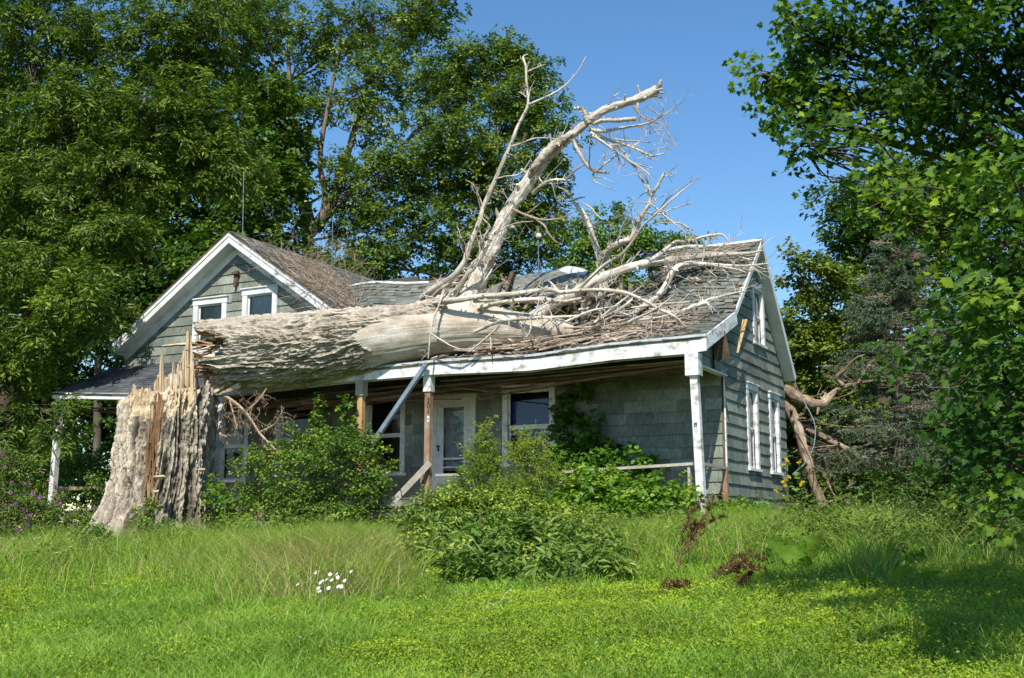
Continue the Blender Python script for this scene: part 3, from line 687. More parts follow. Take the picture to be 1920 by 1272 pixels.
# house number on the post, stencil mark on the end post
def text(s, size, loc, name, parent, m, rot=(R(90), 0, 0), sx=1.0):
    cu = bpy.data.curves.new(name, 'FONT'); cu.body = s; cu.size = size; cu.extrude = .003; cu.align_x = 'CENTER'; cu.align_y = 'CENTER'; cu.offset = size * .012
    o = bpy.data.objects.new(name, cu); col.objects.link(o); dg = bpy.context.evaluated_depsgraph_get(); me = bpy.data.meshes.new_from_object(o.evaluated_get(dg))
    bpy.data.objects.remove(o); me.transform(Matrix.LocRotScale(Vector(loc), Matrix.Rotation(rot[0], 3, 'X').to_quaternion(), Vector((sx, 1, 1))))
    return link(name, me, m, parent)
for s, py in (('3', 752), ('0', 762), ('1', 773)):
    c = at(803, py, -2.02 - .006); text(s, .155, (c[0], -2.022, c[2]), 'house_number', p805, M['black'])
c = at(803, 786, -2.02); t = MB(); t.box((c[0], -2.021, c[2]), (.055, .008, .13), tint=.9); pp = t.build('number_plate', M['white'], p805)
text('1', .09, (c[0], -2.029, c[2]), 'plate_number', p805, M['black'])
c = at(1304, 797, -2.03); t = MB()
for dx, dz, w, h in ((0, .035, .06, .012), (-.024, .0, .012, .06), (.024, 0, .012, .06), (0, -.03, .06, .012), (0, .012, .05, .01)): t.box((c[0] + dx, -2.031, c[2] + dz), (w, .004, h))
for k in range(5): t.box((c[0] + .005 + .03 * math.cos(k * 1.26), -2.031, c[2] - .1 + .03 * math.sin(k * 1.26)), (.014, .004, .01))
t.build('stencil_mark', M['black'], HOUSE)

# collapsed roof hump in the middle: bent sheets with broken boards
CR = MB()
def sheet(rows, n=14, m=20, thick=.05, mi=0, seed=0, amp=.03, tint=.5):
    """rows: list of polylines (px,py,y) -> lofted, shingled-looking slab"""
    A = [smooth_path(np.array([at(*p) for p in r]), n) for r in rows]; A = np.array(A)
    Bv = np.array([smooth_path(A[:, j], m) for j in range(n)]).transpose(1, 0, 2)
    nz = (fbm(Bv * 2.2 + seed, 3) - .5) * 2 * amp; Bv[..., 2] += nz
    step = (np.arange(m) % 2)[:, None] * .012; Bv[..., 2] += step
    V = np.concatenate([Bv.reshape(-1, 3), Bv.reshape(-1, 3) - [0, -.03, thick]]); I = np.arange(m * n).reshape(m, n); o = m * n
    q = np.stack([I[:-1, :-1], I[1:, :-1], I[1:, 1:], I[:-1, 1:]], -1).reshape(-1, 4)
    CR.arr(V, np.concatenate([q, q[:, ::-1] + o]), np.concatenate([rs.uniform(.1, .9, len(q)), np.full(len(q), .3)]), mi)
    ed = []
    for L_ in (I[0], I[-1], I[:, 0], I[:, -1]):
        for i in range(len(L_) - 1): ed.append((L_[i], L_[i + 1], L_[i + 1] + o, L_[i] + o))
    CR.arr(V, ed, .3, 1)
sheet([[(905, 545, 1.6), (960, 522, 1.6), (1010, 512, 1.7), (1060, 503, 1.8), (1100, 512, 1.8), (1122, 528, 1.9)],
       [(880, 575, .9), (940, 556, .9), (1000, 545, .9), (1050, 536, 1.0), (1090, 540, 1.1), (1120, 556, 1.3)],
       [(875, 588, .6), (920, 578, .6), (980, 570, .6), (1030, 566, .7), (1060, 562, .8), (1078, 580, 1.0)]], 30, 16, seed=3)
sheet([[(1040, 507, 1.75), (1068, 499, 1.8), (1105, 508, 1.8)], [(1036, 524, 1.45), (1064, 517, 1.45), (1092, 520, 1.6)]], 10, 5, .02, 2, 5, .01)
sheet([[(1108, 514, 1.9), (1128, 535, 2.2), (1150, 565, 2.4)], [(1098, 555, 1.2), (1112, 575, 1.2), (1135, 600, 1.4)]], 8, 10, .04, 0, 7, .06)
sheet([[(745, 560, 1.2), (800, 556, 1.0), (845, 556, .9)], [(740, 575, .6), (790, 578, .5), (835, 585, .4)]], 8, 10, .04, 0, 8, .05)
sheet([[(1130, 560, 2.0), (1160, 572, 2.0), (1195, 590, 1.6)], [(1110, 590, 1.0), (1150, 600, 1.0), (1200, 610, .8)]], 8, 8, .04, 0, 9, .06)
for k in range(110):
    px = random.uniform(860, 1200); py = random.uniform(550, 625); y = random.uniform(.0, 1.6); L_ = random.uniform(15, 60); an = random.choice([random.uniform(-.4, .4), random.uniform(1.0, 2.0)])
    a = at(px, py, y); b_ = at(px + L_ * math.cos(an), py - L_ * math.sin(an), y + random.uniform(-.3, .3)); CR.beam(a, b_, random.uniform(.04, .14), .025, (0, -.5, 1), random.random(), random.choice([1, 1, 0]))
CR.beam(at(938, 600, .2), at(962, 512, .6), .10, .14, (0, 1, 0), .1, 1)
CR.build('collapsed_roof_section', [M['roof'], M['deck'], M['flash']], HOUSE)

# diagonal fallen gutter
t = MB(); a = at(800, 682, -2.2); b_ = at(692, 842, -2.5); t.beam(a, b_, .11, .07, (0, 1, .2), .5); t.beam(a + np.array([.05, -.04, .0]), b_ + np.array([.05, -.04, 0]), .012, .02, (0, 1, .2), .9)
tag(t.build('gutter_section', M['metal']), 'long blue grey metal gutter hanging diagonally from the porch eave', 'gutter')
# loose wire at the right rear corner
a = [at(*p) for p in [(1487, 705, 4.9), (1500, 740, 5.0), (1526, 790, 4.8), (1527, 830, 4.6), (1512, 865, 4.2), (1486, 890, 3.8)]]
t = MB(); t.tube(smooth_path(a, 30), .012, 5); tag(t.build('loose_wire', M['metal'], None, True), 'thin cable dangling from the rear corner of the house', 'cable')

# ================================================================== STUMP
SX, SY = -11.88, -3.75
STUMP = thing('tree_stump', (SX, SY, 0), 'huge furrowed tree stump with a jagged splintered top at the left of the porch', 'tree stump')
nth, nz_ = 720, 380
TH = np.linspace(0, 2 * math.pi, nth, endpoint=False)
def sgrid():
    th = TH[None, :].repeat(nz_, 0); tz = np.linspace(0, 1, nz_)[:, None].repeat(nth, 1)
    rim = 3.12 + .22 * (fbm(np.stack([np.cos(TH) * 3, np.sin(TH) * 3, TH * 0], 1), 4) - .5) * 2 + .35 * np.maximum(0, fbm(np.stack([np.cos(TH) * 9, np.sin(TH) * 9, TH * 0 + 4], 1), 3) - .55) * 2.2
    rim = rim + .18 * np.cos(TH - R(30)) 
    z = -.25 + (rim[None] + .25) * tz
    base = 1.02 + .10 * np.exp(-(z - .0) / 1.2) + .16 * np.exp(-np.maximum(z, -.2) / .35)
    lobe = .07 * np.cos(5 * th + .6) + .04 * np.cos(3 * th + 2) + .03 * np.cos(8 * th)
    r = base + lobe * (.6 + .9 * np.exp(-z / .7)) + .20 * np.exp(-z / .9) * np.clip(np.cos(th - R(207)), 0, 1)
    P = np.stack([np.cos(th) * 3.6, np.sin(th) * 3.6, z * .62], -1); tw_ = th + (fbm(P * .9 + 3, 3) - .5) * .45; P2 = np.stack([np.cos(tw_) * 10.5, np.sin(tw_) * 10.5, z * .9], -1)
    rd = ridged(P2, 4); fine = fbm(np.stack([np.cos(th) * 24, np.sin(th) * 24, z * 9], -1), 3)
    disp = .05 - .30 * np.clip(1 - rd * 1.15, 0, 1) ** .8 + .055 * (fine - .5) * 2
    blk = ridged(np.stack([np.cos(th) * 5, np.sin(th) * 5, z * 3.2], -1), 3); disp = disp - .05 * np.clip(.5 - blk, 0, 1) * 3
    d = (th - R(-62) + math.pi) % (2 * math.pi) - math.pi
    wdt = np.interp(z, [0, .6, 1.2, 1.8, 2.6, 3.2], [.02, .06, .10, .12, .13, .08]) + .06 * (fbm(np.stack([z * 2.5, z * 0, th * 6], -1), 3) - .5)
    bare = np.abs(d) < wdt; disp = np.where(bare, -.13 + .06 * (fbm(np.stack([np.cos(th) * 26, np.sin(th) * 26, z * 1.2], -1), 3) - .5) * 2, disp)
    # bark breaks off near the rim
    pale = (z > rim[None] - .35 - .5 * fbm(np.stack([np.cos(th) * 6, np.sin(th) * 6, th * 0], -1), 3)) & (np.abs(d) < .9)
    r = r + disp - .05 * pale
    cx = SX - .10 * np.exp(-z / 1.0) - .03 * (3 - z) ; cy = SY + 0 * z
    tn = np.clip(.46 + 4.0 * disp + .35 * (fine - .5), 0, 1); tn = np.where(bare | pale, .35 + .5 * fine, tn)  # deep furrows tinted darker, painting in shade as well as brown inner bark
    return np.stack([cx + r * np.cos(th), cy + r * np.sin(th), z], -1), bare, pale, rim, r, tn
SV, bare, pale, rim, SR, STN = sgrid()
I = np.arange(nz_ * nth).reshape(nz_, nth); J = np.roll(I, -1, 1)
q = np.stack([I[:-1], J[:-1], J[1:], I[1:]], -1).reshape(-1, 4)
mi = np.where(bare[:-1], 1, np.where(pale[:-1], 2, 0)).reshape(-1)
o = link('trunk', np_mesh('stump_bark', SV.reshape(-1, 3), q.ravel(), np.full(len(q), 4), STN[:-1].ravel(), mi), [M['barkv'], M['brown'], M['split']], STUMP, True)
# broken top: rough inner surface
t = MB(); nr = 26; top = SV[-1]; cen = np.array([SX, SY, 0]); rows = []
for k in range(nr):
    f = 1 - k / (nr - 1) * .98; pr = cen + (top - cen) * [f, f, 1]; 
    z = 3.0 + .25 * (fbm(np.stack([pr[:, 0] * 9, pr[:, 1] * 9, pr[:, 0] * 0], 1), 4) - .5) * 2 + .3 * (ridged(np.stack([pr[:, 0] * 4, pr[:, 1] * 4, pr[:, 0] * 0 + 5], 1), 3) - .6)
    w = min(1, k / 3); pr[:, 2] = top[:, 2] * (1 - w) + z * w; rows.append(pr)
I = np.arange(nr * nth).reshape(nr, nth); J = np.roll(I, -1, 1)
t.arr(np.concatenate(rows), np.stack([I[:-1], J[:-1], J[1:], I[1:]], -1).reshape(-1, 4), .5)
t.build('broken_top', M['split'], STUMP)
def splinter(mb, b, h, w, th_, lean=(0, 0), ang=0, seed=0, mi=0, k=9, tint=.5):
    """upright torn sliver: width w, height h, jagged outline, real thickness"""
    rn = random.Random(seed); ca, sa = math.cos(ang), math.sin(ang); Fr = []; Bk = []
    for i in range(k + 1):
        f = i / k; ww = w * (1 - f ** 2.6) * rn.uniform(.75, 1.1) + .004; off = rn.uniform(-.06, .06) * w; tt = th_ * (1 - f * .75)
        cx = b[0] + lean[0] * f * h + off * ca; cy = b[1] + lean[1] * f * h + off * sa; z = b[2] + h * f
        for s_ in (-1, 1):
            x = cx + s_ * ww / 2 * ca; y = cy + s_ * ww / 2 * sa
            Fr.append((x + sa * tt / 2, y - ca * tt / 2, z + rn.uniform(-.01, .01))); Bk.append((x - sa * tt / 2 + rn.uniform(-.01, .01), y + ca * tt / 2, z))
    n = len(Fr); f_ = []
    for i in range(k):
        a = 2 * i; f_ += [(a, a + 1, a + 3, a + 2), (n + a + 2, n + a + 3, n + a + 1, n + a), (a, a + 2, n + a + 2, n + a), (a + 1, n + a + 1, n + a + 3, a + 3)]
    f_.append((2 * k, 2 * k + 1, n + 2 * k + 1, n + 2 * k)); mb.poly(Fr + Bk, f_, tint, mi)
def spl_px(mb, px, py0, py1, wpx, y, lean_px=0, seed=0, th_=.07, mi=0):
    a = at(px, py0, y); b_ = at(px + lean_px, py1, y); s = depth(a) / F
    splinter(mb, a, b_[2] - a[2], wpx * s, th_, ((b_[0] - a[0]) / (b_[2] - a[2]), 0), YAW + rs.uniform(-.3, .3), seed, mi, 10, rs.uniform(.2, .9))
t = MB()
# big standing slabs: (px, base y, top y, width px, plane y, lean)
env = np.array([(236, 752), (243, 742), (250, 722), (256, 735), (262, 742), (268, 738), (276, 752), (286, 748), (292, 720), (299, 690), (303, 657), (308, 700), (314, 672), (319, 662), (325, 690), (332, 676), (338, 668), (343, 662), (349, 645), (355, 614), (360, 622), (365, 688), (371, 676), (375, 672), (382, 735), (390, 722), (398, 708), (405, 738)])
def panel(mb, px0, px1, y0, y1, base, envf, seed, step=1.1, th_=.09, rows=16, rag=14, tint=.5):
    rn = np.random.RandomState(seed); n = int((px1 - px0) / step); hs = np.array([envf(px0 + i * step) for i in range(n)]); u = np.arange(n)
    hs = hs + rag * (fbm(np.stack([u * .35, u * 0 + seed, u * 0], 1), 3) - .35) * 1.4 + rn.exponential(rag * .35, n); F_, B_ = [], []
    for i in range(n):
        y = y0 + (y1 - y0) * i / max(n - 1, 1) + .05 * math.sin(i * .7 + seed); lean = rn.uniform(-.6, .6)
        for k in range(rows):
            f = k / (rows - 1); p = at(px0 + i * step + lean * f, base + (hs[i] - base) * f, y); d_ = .035 * (ridged([[i * .45, k * .12, seed]], 3)[0] - .5) * 2
            F_.append(p - np.array([0, 1, 0]) * (th_ * .5 * (1 - .6 * f) + d_)); B_.append(p + np.array([0, 1, 0]) * th_ * .5 * (1 - .6 * f))
    V = np.array(F_ + B_); I = np.arange(n * rows).reshape(n, rows); o_ = n * rows; q = np.stack([I[:-1, :-1], I[1:, :-1], I[1:, 1:], I[:-1, 1:]], -1).reshape(-1, 4)
    tn = np.clip(tint + (fbm(np.stack([I[:-1, :-1].ravel() // rows * .4, I[:-1, :-1].ravel() % rows * .06, np.full(len(q), seed)], 1), 3) - .5) * 1.6, 0, 1); mb.arr(V, np.concatenate([q, q[:, ::-1] + o_]), np.concatenate([tn, tn]))
    mb.poly(V, [(I[i, rows - 1], I[i + 1, rows - 1], I[i + 1, rows - 1] + o_, I[i, rows - 1] + o_) for i in range(n - 1)] + [(I[0, k], I[0, k + 1], I[0, k + 1] + o_, I[0, k] + o_) for k in range(rows - 1)] + [(I[-1, k], I[-1, k] + o_, I[-1, k + 1] + o_, I[-1, k + 1]) for k in range(rows - 1)], tint)
ev = lambda pts: (lambda x: float(np.interp(x, [p[0] for p in pts], [p[1] for p in pts])))
panel(t, 288, 345, -3.9, -3.6, 775, ev([(288, 745), (292, 722), (297, 700), (299, 700), (303, 668), (305, 655), (307, 700), (312, 705), (325, 698), (345, 690)]), 1, rag=9, tint=.65)
panel(t, 322, 372, -3.45, -3.2, 775, ev([(322, 705), (326, 672), (330, 700), (338, 672), (343, 662), (348, 650), (352, 618), (356, 612), (359, 640), (362, 690), (368, 680), (372, 668)]), 2, rag=9, tint=.45)
panel(t, 300, 398, -4.3, -3.25, 768, ev([(300, 750), (320, 742), (345, 738), (365, 728), (385, 735), (400, 745)]), 3, rag=12, tint=.55)
panel(t, 366, 402, -3.35, -3.05, 768, ev([(366, 700), (372, 722), (380, 735), (390, 728), (396, 700), (400, 712), (404, 745)]), 4, rag=10, tint=.4)
panel(t, 236, 292, -4.3, -4.0, 780, ev([(236, 762), (244, 748), (250, 722), (254, 722), (257, 748), (262, 740), (268, 752), (292, 758)]), 5, rag=9, tint=.5)
for k in range(7):
    px = rs.uniform(296, 375); spl_px(t, px, 770, float(np.interp(px, env[:, 0], env[:, 1])) + rs.uniform(-4, 20), rs.uniform(3, 7), -3.7 + rs.uniform(-.3, .4), lean_px=rs.uniform(-3, 9), seed=k, th_=.03)
for k in range(70):
    an = rs.uniform(0, 6.28); rr = SR[-1][int(an / 6.2832 * nth) % nth] - rs.uniform(.0, .28); x = SX + rr * math.cos(an); y = SY + rr * math.sin(an)
    splinter(t, (x, y, 2.85), rs.uniform(.15, .34) * (1.5 if rs.rand() < .1 else 1), rs.uniform(.03, .14), rs.uniform(.02, .06), (rs.uniform(-.12, .12), rs.uniform(-.1, .1)), an + 1.57, 100 + k, 0, 7, rs.uniform(.2, .9))
t.build('splinters', M['split'], STUMP)
# long torn bark strips on the face and torn wood leaning to the fallen trunk
t = MB()
for k in range(40):
    z0 = rs.uniform(.6, 2.0); an = R(-62) + rs.uniform(-.15, .15); rr = 1.0 + .02; x = SX - .05 + rr * math.cos(an); y = SY + rr * math.sin(an)
    splinter(t, (x, y, z0), rs.uniform(.2, .7), rs.uniform(.02, .06), .025, (rs.uniform(-.12, .12), 0), an + 1.57 + rs.uniform(-.5, .5), 300 + k, 0, 7, rs.uniform(.2, .9))
t.build('torn_heartwood', M['brown'], STUMP)
t = MB()
for (p0, p1, w, ti) in [((392, 740, -3.3), (410, 706, -3.1), .10, .7), ((385, 742, -3.5), (420, 726, -3.2), .08, .8), ((400, 732, -3.2), (432, 704, -2.9), .12, .5), ((385, 745, -3.4), (402, 718, -3.1), .07, .9), ((398, 742, -3.1), (418, 730, -3.0), .07, .4)]:
    t.beam(at(*p0), at(*p1), w, .08, tint=ti, taper=.6)
t.build('torn_slabs', M['split'], STUMP)
def fungus(px, py, y, r, name='shelf_fungus'):
    c = at(px, py, y); mb = MB(); n = 18; ths = np.linspace(-math.pi * .95, -.1, n) ; top_, mid_, bot_ = [], [], []
    for a_ in ths:
        rr = r * (1 + .10 * math.sin(a_ * 5)); top_.append(c + [rr * math.cos(a_), rr * math.sin(a_) * .8, .0]); mid_.append(c + [rr * 1.02 * math.cos(a_), rr * 1.02 * math.sin(a_) * .8, -.022]); bot_.append(c + [rr * .35 * math.cos(a_), rr * .1 * math.sin(a_), -.055 * r / .1])
    ct = c + [0, .08, .03]; V = [ct] + top_ + mid_ + bot_; f = []
    for i in range(n - 1): f += [(0, 1 + i, 2 + i), (1 + i, 1 + n + i, 2 + n + i, 2 + i), (1 + n + i, 1 + 2 * n + i, 2 + 2 * n + i, 2 + n + i)]
    mb.poly(V, f); mb.build(name, M['split'], STUMP, False)
fungus(301, 893, -4.93, .15); fungus(379, 880, -3.95, .10); fungus(293, 921, -4.98, .07)

# ================================================================== FALLEN TREE
TREE = thing('fallen_tree', (-8, -2, 4.3), 'massive dead tree fallen across the porch roof with bare forked limbs reaching up', 'fallen tree')
def pth(P, m):
    """[(px,py,y,rpx)] -> points and radii in metres"""
    Q = smooth_path(np.array([list(at(a[0], a[1], a[2])) + [a[3] * depth(at(a[0], a[1], a[2])) / F] for a in P]), m); return Q[:, :3], Q[:, 3]
TP = [(396, 663, -3.05, 60), (450, 662, -2.9, 64), (540, 656, -2.55, 64), (640, 644, -2.2, 60), (720, 634, -1.95, 56), (800, 624, -1.7, 50), (870, 618, -1.45, 45), (950, 619, -1.15, 37), (1040, 622, -.8, 27), (1075, 624, -.65, 16)]
NS, NT = 900, 400
C_, Rr = pth(TP, NS)
def frame(C_):
    T = np.gradient(C_, axis=0); T /= np.linalg.norm(T, axis=1, keepdims=True); Bz = np.array([0, 0, 1.0])
    A = np.cross(Bz, T); A /= np.linalg.norm(A, axis=1, keepdims=True); B = np.cross(T, A); return T, A, B
Tt, At, Bt = frame(C_)
sl = np.concatenate([[0], np.cumsum(np.linalg.norm(np.diff(C_, axis=0), axis=1))])
th = np.linspace(0, 2 * math.pi, NT, endpoint=False)[None].repeat(NS, 0); ss = sl[:, None].repeat(NT, 1); RR = Rr[:, None].repeat(NT, 1)
P = np.stack([np.cos(th) * 2.6, np.sin(th) * 2.6, ss * .55], -1); tw_ = th + (fbm(P * .8 + 5, 3) - .5) * .75; P2 = np.stack([np.cos(tw_) * 11.5, np.sin(tw_) * 11.5, ss * 1.25], -1)
rd = ridged(P2, 4); fine = fbm(np.stack([np.cos(th) * 22, np.sin(th) * 22, ss * 9], -1), 3)
# bark covers s < edge(theta)
Ltot = sl[-1]; edge = 3.95 + 1.3 * np.clip(np.sin(th), 0, 1) ** 2 + .45 * (fbm(np.stack([np.cos(th) * 4, np.sin(th) * 4, th * 0], -1), 4) - .5) * 2
edge = np.where(np.sin(th) > .55, edge + .9, edge) + .30 * (fbm(np.stack([np.cos(th) * 13, np.sin(th) * 13, th * 0 + 7], -1), 3) - .5) * 2
isb = ss < edge
dB = .06 - .165 * np.clip(1 - rd * 1.15, 0, 1) ** .8 + .06 * (fine - .5) * 2
dW = -.02 + .035 * (fbm(np.stack([np.cos(th) * 2, np.sin(th) * 2, ss * .9], -1), 3) - .5) * 2 + .012 * (ridged(np.stack([np.cos(th) * 9, np.sin(th) * 9, ss * .8], -1), 3) - .5)
bulge = .25 * np.exp(-((ss - sl[-1] * .70) / .7) ** 2) * np.clip(np.sin(th + .3), 0, 1) ** 2
rr = RR + np.where(isb, dB, dW) * np.clip(RR / .5, .4, 1) + bulge
jag = .55 * (fbm(np.stack([np.cos(th) * 5, np.sin(th) * 5, th * 0 + 2], -1), 4) - .5) * 2 + .25 * (vnoise(np.stack([np.cos(th) * 16, np.sin(th) * 16, th * 0], -1)) - .5)
front = np.clip(-np.cos(th), -1, 1)
ang_ = (th[0:1] - math.pi + math.pi) % (2 * math.pi) - math.pi   # 0 = back, +-pi = front
fr_ = np.clip(-np.cos(th), 0, 1); shift = np.exp(-ss / .8) * jag * .9 + np.exp(-ss / 1.1) * (1.05 * fr_ ** 2 * np.exp(-((np.sin(th) - .15) / .38) ** 2) + .45 * np.exp(-((np.sin(th) + .65) / .25) ** 2) * fr_ - .25 * np.clip(np.sin(th), 0, 1))
V = C_[:, None] + At[:, None] * (np.cos(th) * rr)[..., None] + Bt[:, None] * (np.sin(th) * rr)[..., None] + Tt[:, None] * shift[..., None]
I = np.arange(NS * NT).reshape(NS, NT); J = np.roll(I, -1, 1)
q = np.stack([I[:-1], J[:-1], J[1:], I[1:]], -1).reshape(-1, 4)
mi = np.where(isb[:-1], 0, 1).reshape(-1); ttn = np.where(isb, np.clip(.56 + 3.6 * (dB - .04) + .35 * (fine - .5), 0, 1), .5)[:-1].ravel()  # bark tint falls with furrow depth, so furrow shade sits in the colour
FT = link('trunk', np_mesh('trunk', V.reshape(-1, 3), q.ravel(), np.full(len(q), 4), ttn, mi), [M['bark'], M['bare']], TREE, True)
# hollow rotten butt
t = MB(); rows = []
for k in range(24):
    f = k / 23; inner = .92 - .75 * f ** .7; s_in = .02 + .75 * math.sin(f * 2.2); c0 = C_[0] + Tt[0] * s_in
    jj = shift[0] * (1 - min(1, f * 2.5)); nn_ = 1 + .28 * (fbm(np.stack([np.cos(th[0]) * 4, np.sin(th[0]) * 4, th[0] * 0 + f * 3], 1), 4) - .5) * 2 * min(1, f * 4 + .1)
    rad = Rr[0] * inner * nn_; rows.append(c0 + np.outer(np.cos(th[0]) * rad, At[0]) + np.outer(np.sin(th[0]) * rad, Bt[0]) + np.outer(jj + .10 * min(1, f * 5) * (vnoise(np.stack([np.cos(th[0]) * 12, np.sin(th[0]) * 12, th[0] * 0 + f * 9], 1)) - .5) * 2, Tt[0]))
rows.insert(0, V[0] * 1.0)
I = np.arange(len(rows) * NT).reshape(len(rows), NT); J = np.roll(I, -1, 1)
t.arr(np.concatenate(rows), np.stack([I[:-1], I[1:], J[1:], J[:-1]], -1).reshape(-1, 4), .5)
def hsplinter(mb, a, d, L, w, th_, seed, tint, mi=0):
    rn = random.Random(seed); d = np.array(d, float); d /= np.linalg.norm(d); sd_ = np.cross(d, [0, 0, 1]); sd_ /= np.linalg.norm(sd_); u = np.cross(sd_, d); V = []; k = 7
    an = rn.uniform(0, 3.1); s2 = sd_ * math.cos(an) + u * math.sin(an); u2 = -sd_ * math.sin(an) + u * math.cos(an)
    for i in range(k + 1):
        f = i / k; ww = w * (1 - f ** 1.5) * rn.uniform(.7, 1.1) + .004; tt = th_ * (1 - .7 * f); c = a + d * L * f + s2 * rn.uniform(-.08, .08) * w
        V += [c - s2 * ww / 2 - u2 * tt / 2, c + s2 * ww / 2 - u2 * tt / 2, c + s2 * ww / 2 + u2 * tt / 2, c - s2 * ww / 2 + u2 * tt / 2]
    f_ = []
    for i in range(k):
        for j in range(4): f_.append((4 * i + j, 4 * i + (j + 1) % 4, 4 * i + 4 + (j + 1) % 4, 4 * i + 4 + j))
    f_.append((4 * k, 4 * k + 1, 4 * k + 2, 4 * k + 3)); mb.poly(V, f_, tint, mi)
for k in range(130):
    an = rs.uniform(0, 6.28); rad = Rr[0] * rs.uniform(.45, .95); c = C_[0] + Tt[0] * rs.uniform(.15, .5) + At[0] * math.cos(an) * rad + Bt[0] * math.sin(an) * rad
    hsplinter(t, c, -Tt[0] + rs.normal(0, .15, 3), rs.uniform(.2, .62), rs.uniform(.04, .14), rs.uniform(.02, .06), k, rs.uniform(0, 1), 0 if rs.rand() < .75 else 1)
c = at(375, 645, -3.1); hsplinter(t, c, at(312, 648, -3.3) - c, 1.0, .17, .06, 900, .7, 1)
for k, (a_, b_, w) in enumerate([((450, 722, -3.2), (404, 742, -3.3), .13), ((440, 718, -3.0), (408, 724, -3.1), .10), ((440, 705, -3.3), (398, 698, -3.4), .10), ((445, 712, -2.9), (412, 732, -2.9), .12)]):
    p = at(*a_); hsplinter(t, p, at(*b_) - p, np.linalg.norm(at(*b_) - p), w, .08, 910 + k, .4 + .1 * k, 1)
t.build('rotten_butt', [M['brown'], M['split']], FT)
# loose bark plates along the trunk
for k in range(36):
    i = int(rs.uniform(.01, .50) * NS); an = rs.uniform(-.2, 1.3) * math.pi if rs.rand() < .5 else rs.uniform(2.2, 4.2); j = int((an % 6.283) / 6.2832 * NT) % NT
    if not isb[i, j]: continue
    p = V[i, j]; nrm_ = At[i] * math.cos(an) + Bt[i] * math.sin(an); d = Tt[i] + rs.normal(0, .08, 3) + nrm_ * rs.uniform(.0, .10)
    t = MB(); hsplinter(t, p + nrm_ * .005 - Tt[i] * .3, d, rs.uniform(.35, .9), rs.uniform(.03, .08), rs.uniform(.02, .045), 500 + k, rs.uniform(.2, .9)); t.build('bark_strip', M['bark'], FT)

def twigs(mb, C_, rad, n, L0=(.3, .9), seed=0, lo=.2, up=.4, depth_=2, mi=0):
    rn = np.random.RandomState(seed)
    for k in range(n):
        i = int(rn.uniform(lo, .98) * (len(C_) - 1)); d = rn.normal(0, 1, 3); d[2] += up; T = C_[min(i + 1, len(C_) - 1)] - C_[max(i - 1, 0)]; T = T / np.linalg.norm(T); d = d / np.linalg.norm(d) + T * .6; d /= np.linalg.norm(d)
        L = rn.uniform(*L0); grow(mb, C_[i], d, L, min(rad[i] * .45, .014 + L * .004), rn, depth_, mi)
def grow(mb, p, d, L, r, rn, lev, mi=0):
    k = 6; P = [p]; dd = d.copy()
    for i in range(k):
        dd = dd + rn.normal(0, .17, 3); dd /= np.linalg.norm(dd); P.append(P[-1] + dd * L / k)
    mb.tube(P, np.linspace(r, max(r * .25, .003), k + 1), 5, rn.uniform(.2, .9), mi)
    if lev > 0:
        for j in range(rn.randint(1, 4)):
            i = rn.randint(2, k); d2 = dd + rn.normal(0, .7, 3); d2 /= np.linalg.norm(d2); grow(mb, P[i], d2, L * rn.uniform(.35, .6), r * .55, rn, lev - 1, mi)
LIMBN = [0]
RS = .64
def thin(P): return [(a, b, c, r * RS + .25) for a, b, c, r in P]
def limb(P, subs=(), tw=0, name='limb', n=12, m=None, rough=.16, L0=(.3, .9), parent=None, up=.4):
    LIMBN[0] += 1; sd_ = LIMBN[0]; mb = MB(); P0 = thin(P); subs = [thin(q_) for q_ in subs]; n = max(n, 9)
    C1, R1 = pth(P0, max(14, len(P) * 9)); 
    w = (fbm(C1 * 2.3 + sd_, 3) - .5)[:, None] * R1[:, None] * .9; C1 = C1 + w * np.array([.6, .6, .8])
    mb.tube(C1, R1, n, .55, 0, True, rough, sd_)
    rk = np.random.RandomState(sd_ + 500)
    for k in range(int(len(C1) * .35)):
        i = rk.randint(2, len(C1) - 1); d = rk.normal(0, 1, 3); d /= np.linalg.norm(d); r_ = R1[i]; L_ = rk.uniform(.5, 1.6) * r_ + .02
        mb.tube([C1[i], C1[i] + d * (r_ + L_ * .5), C1[i] + d * (r_ + L_) + rk.normal(0, .01, 3)], [r_ * rk.uniform(.3, .55), r_ * .28, r_ * rk.uniform(.08, .2)], 6, rk.uniform(.1, .8))
    if tw: twigs(mb, C1, R1, tw, L0, sd_, up=up)
    for s_ in subs:
        C2, R2 = pth(s_, max(8, len(s_) * 5)); C2 = C2 + (fbm(C2 * 3 + sd_, 3) - .5)[:, None] * .06; mb.tube(C2, R2, 7, .5, 0, True, rough, sd_ + .5)
        if tw: twigs(mb, C2, R2, max(1, tw // 4), (L0[0] * .5, L0[1] * .5), sd_ + 7, up=up, depth_=1)
    return mb.build(name, m or M['limb'], parent or TREE, True)
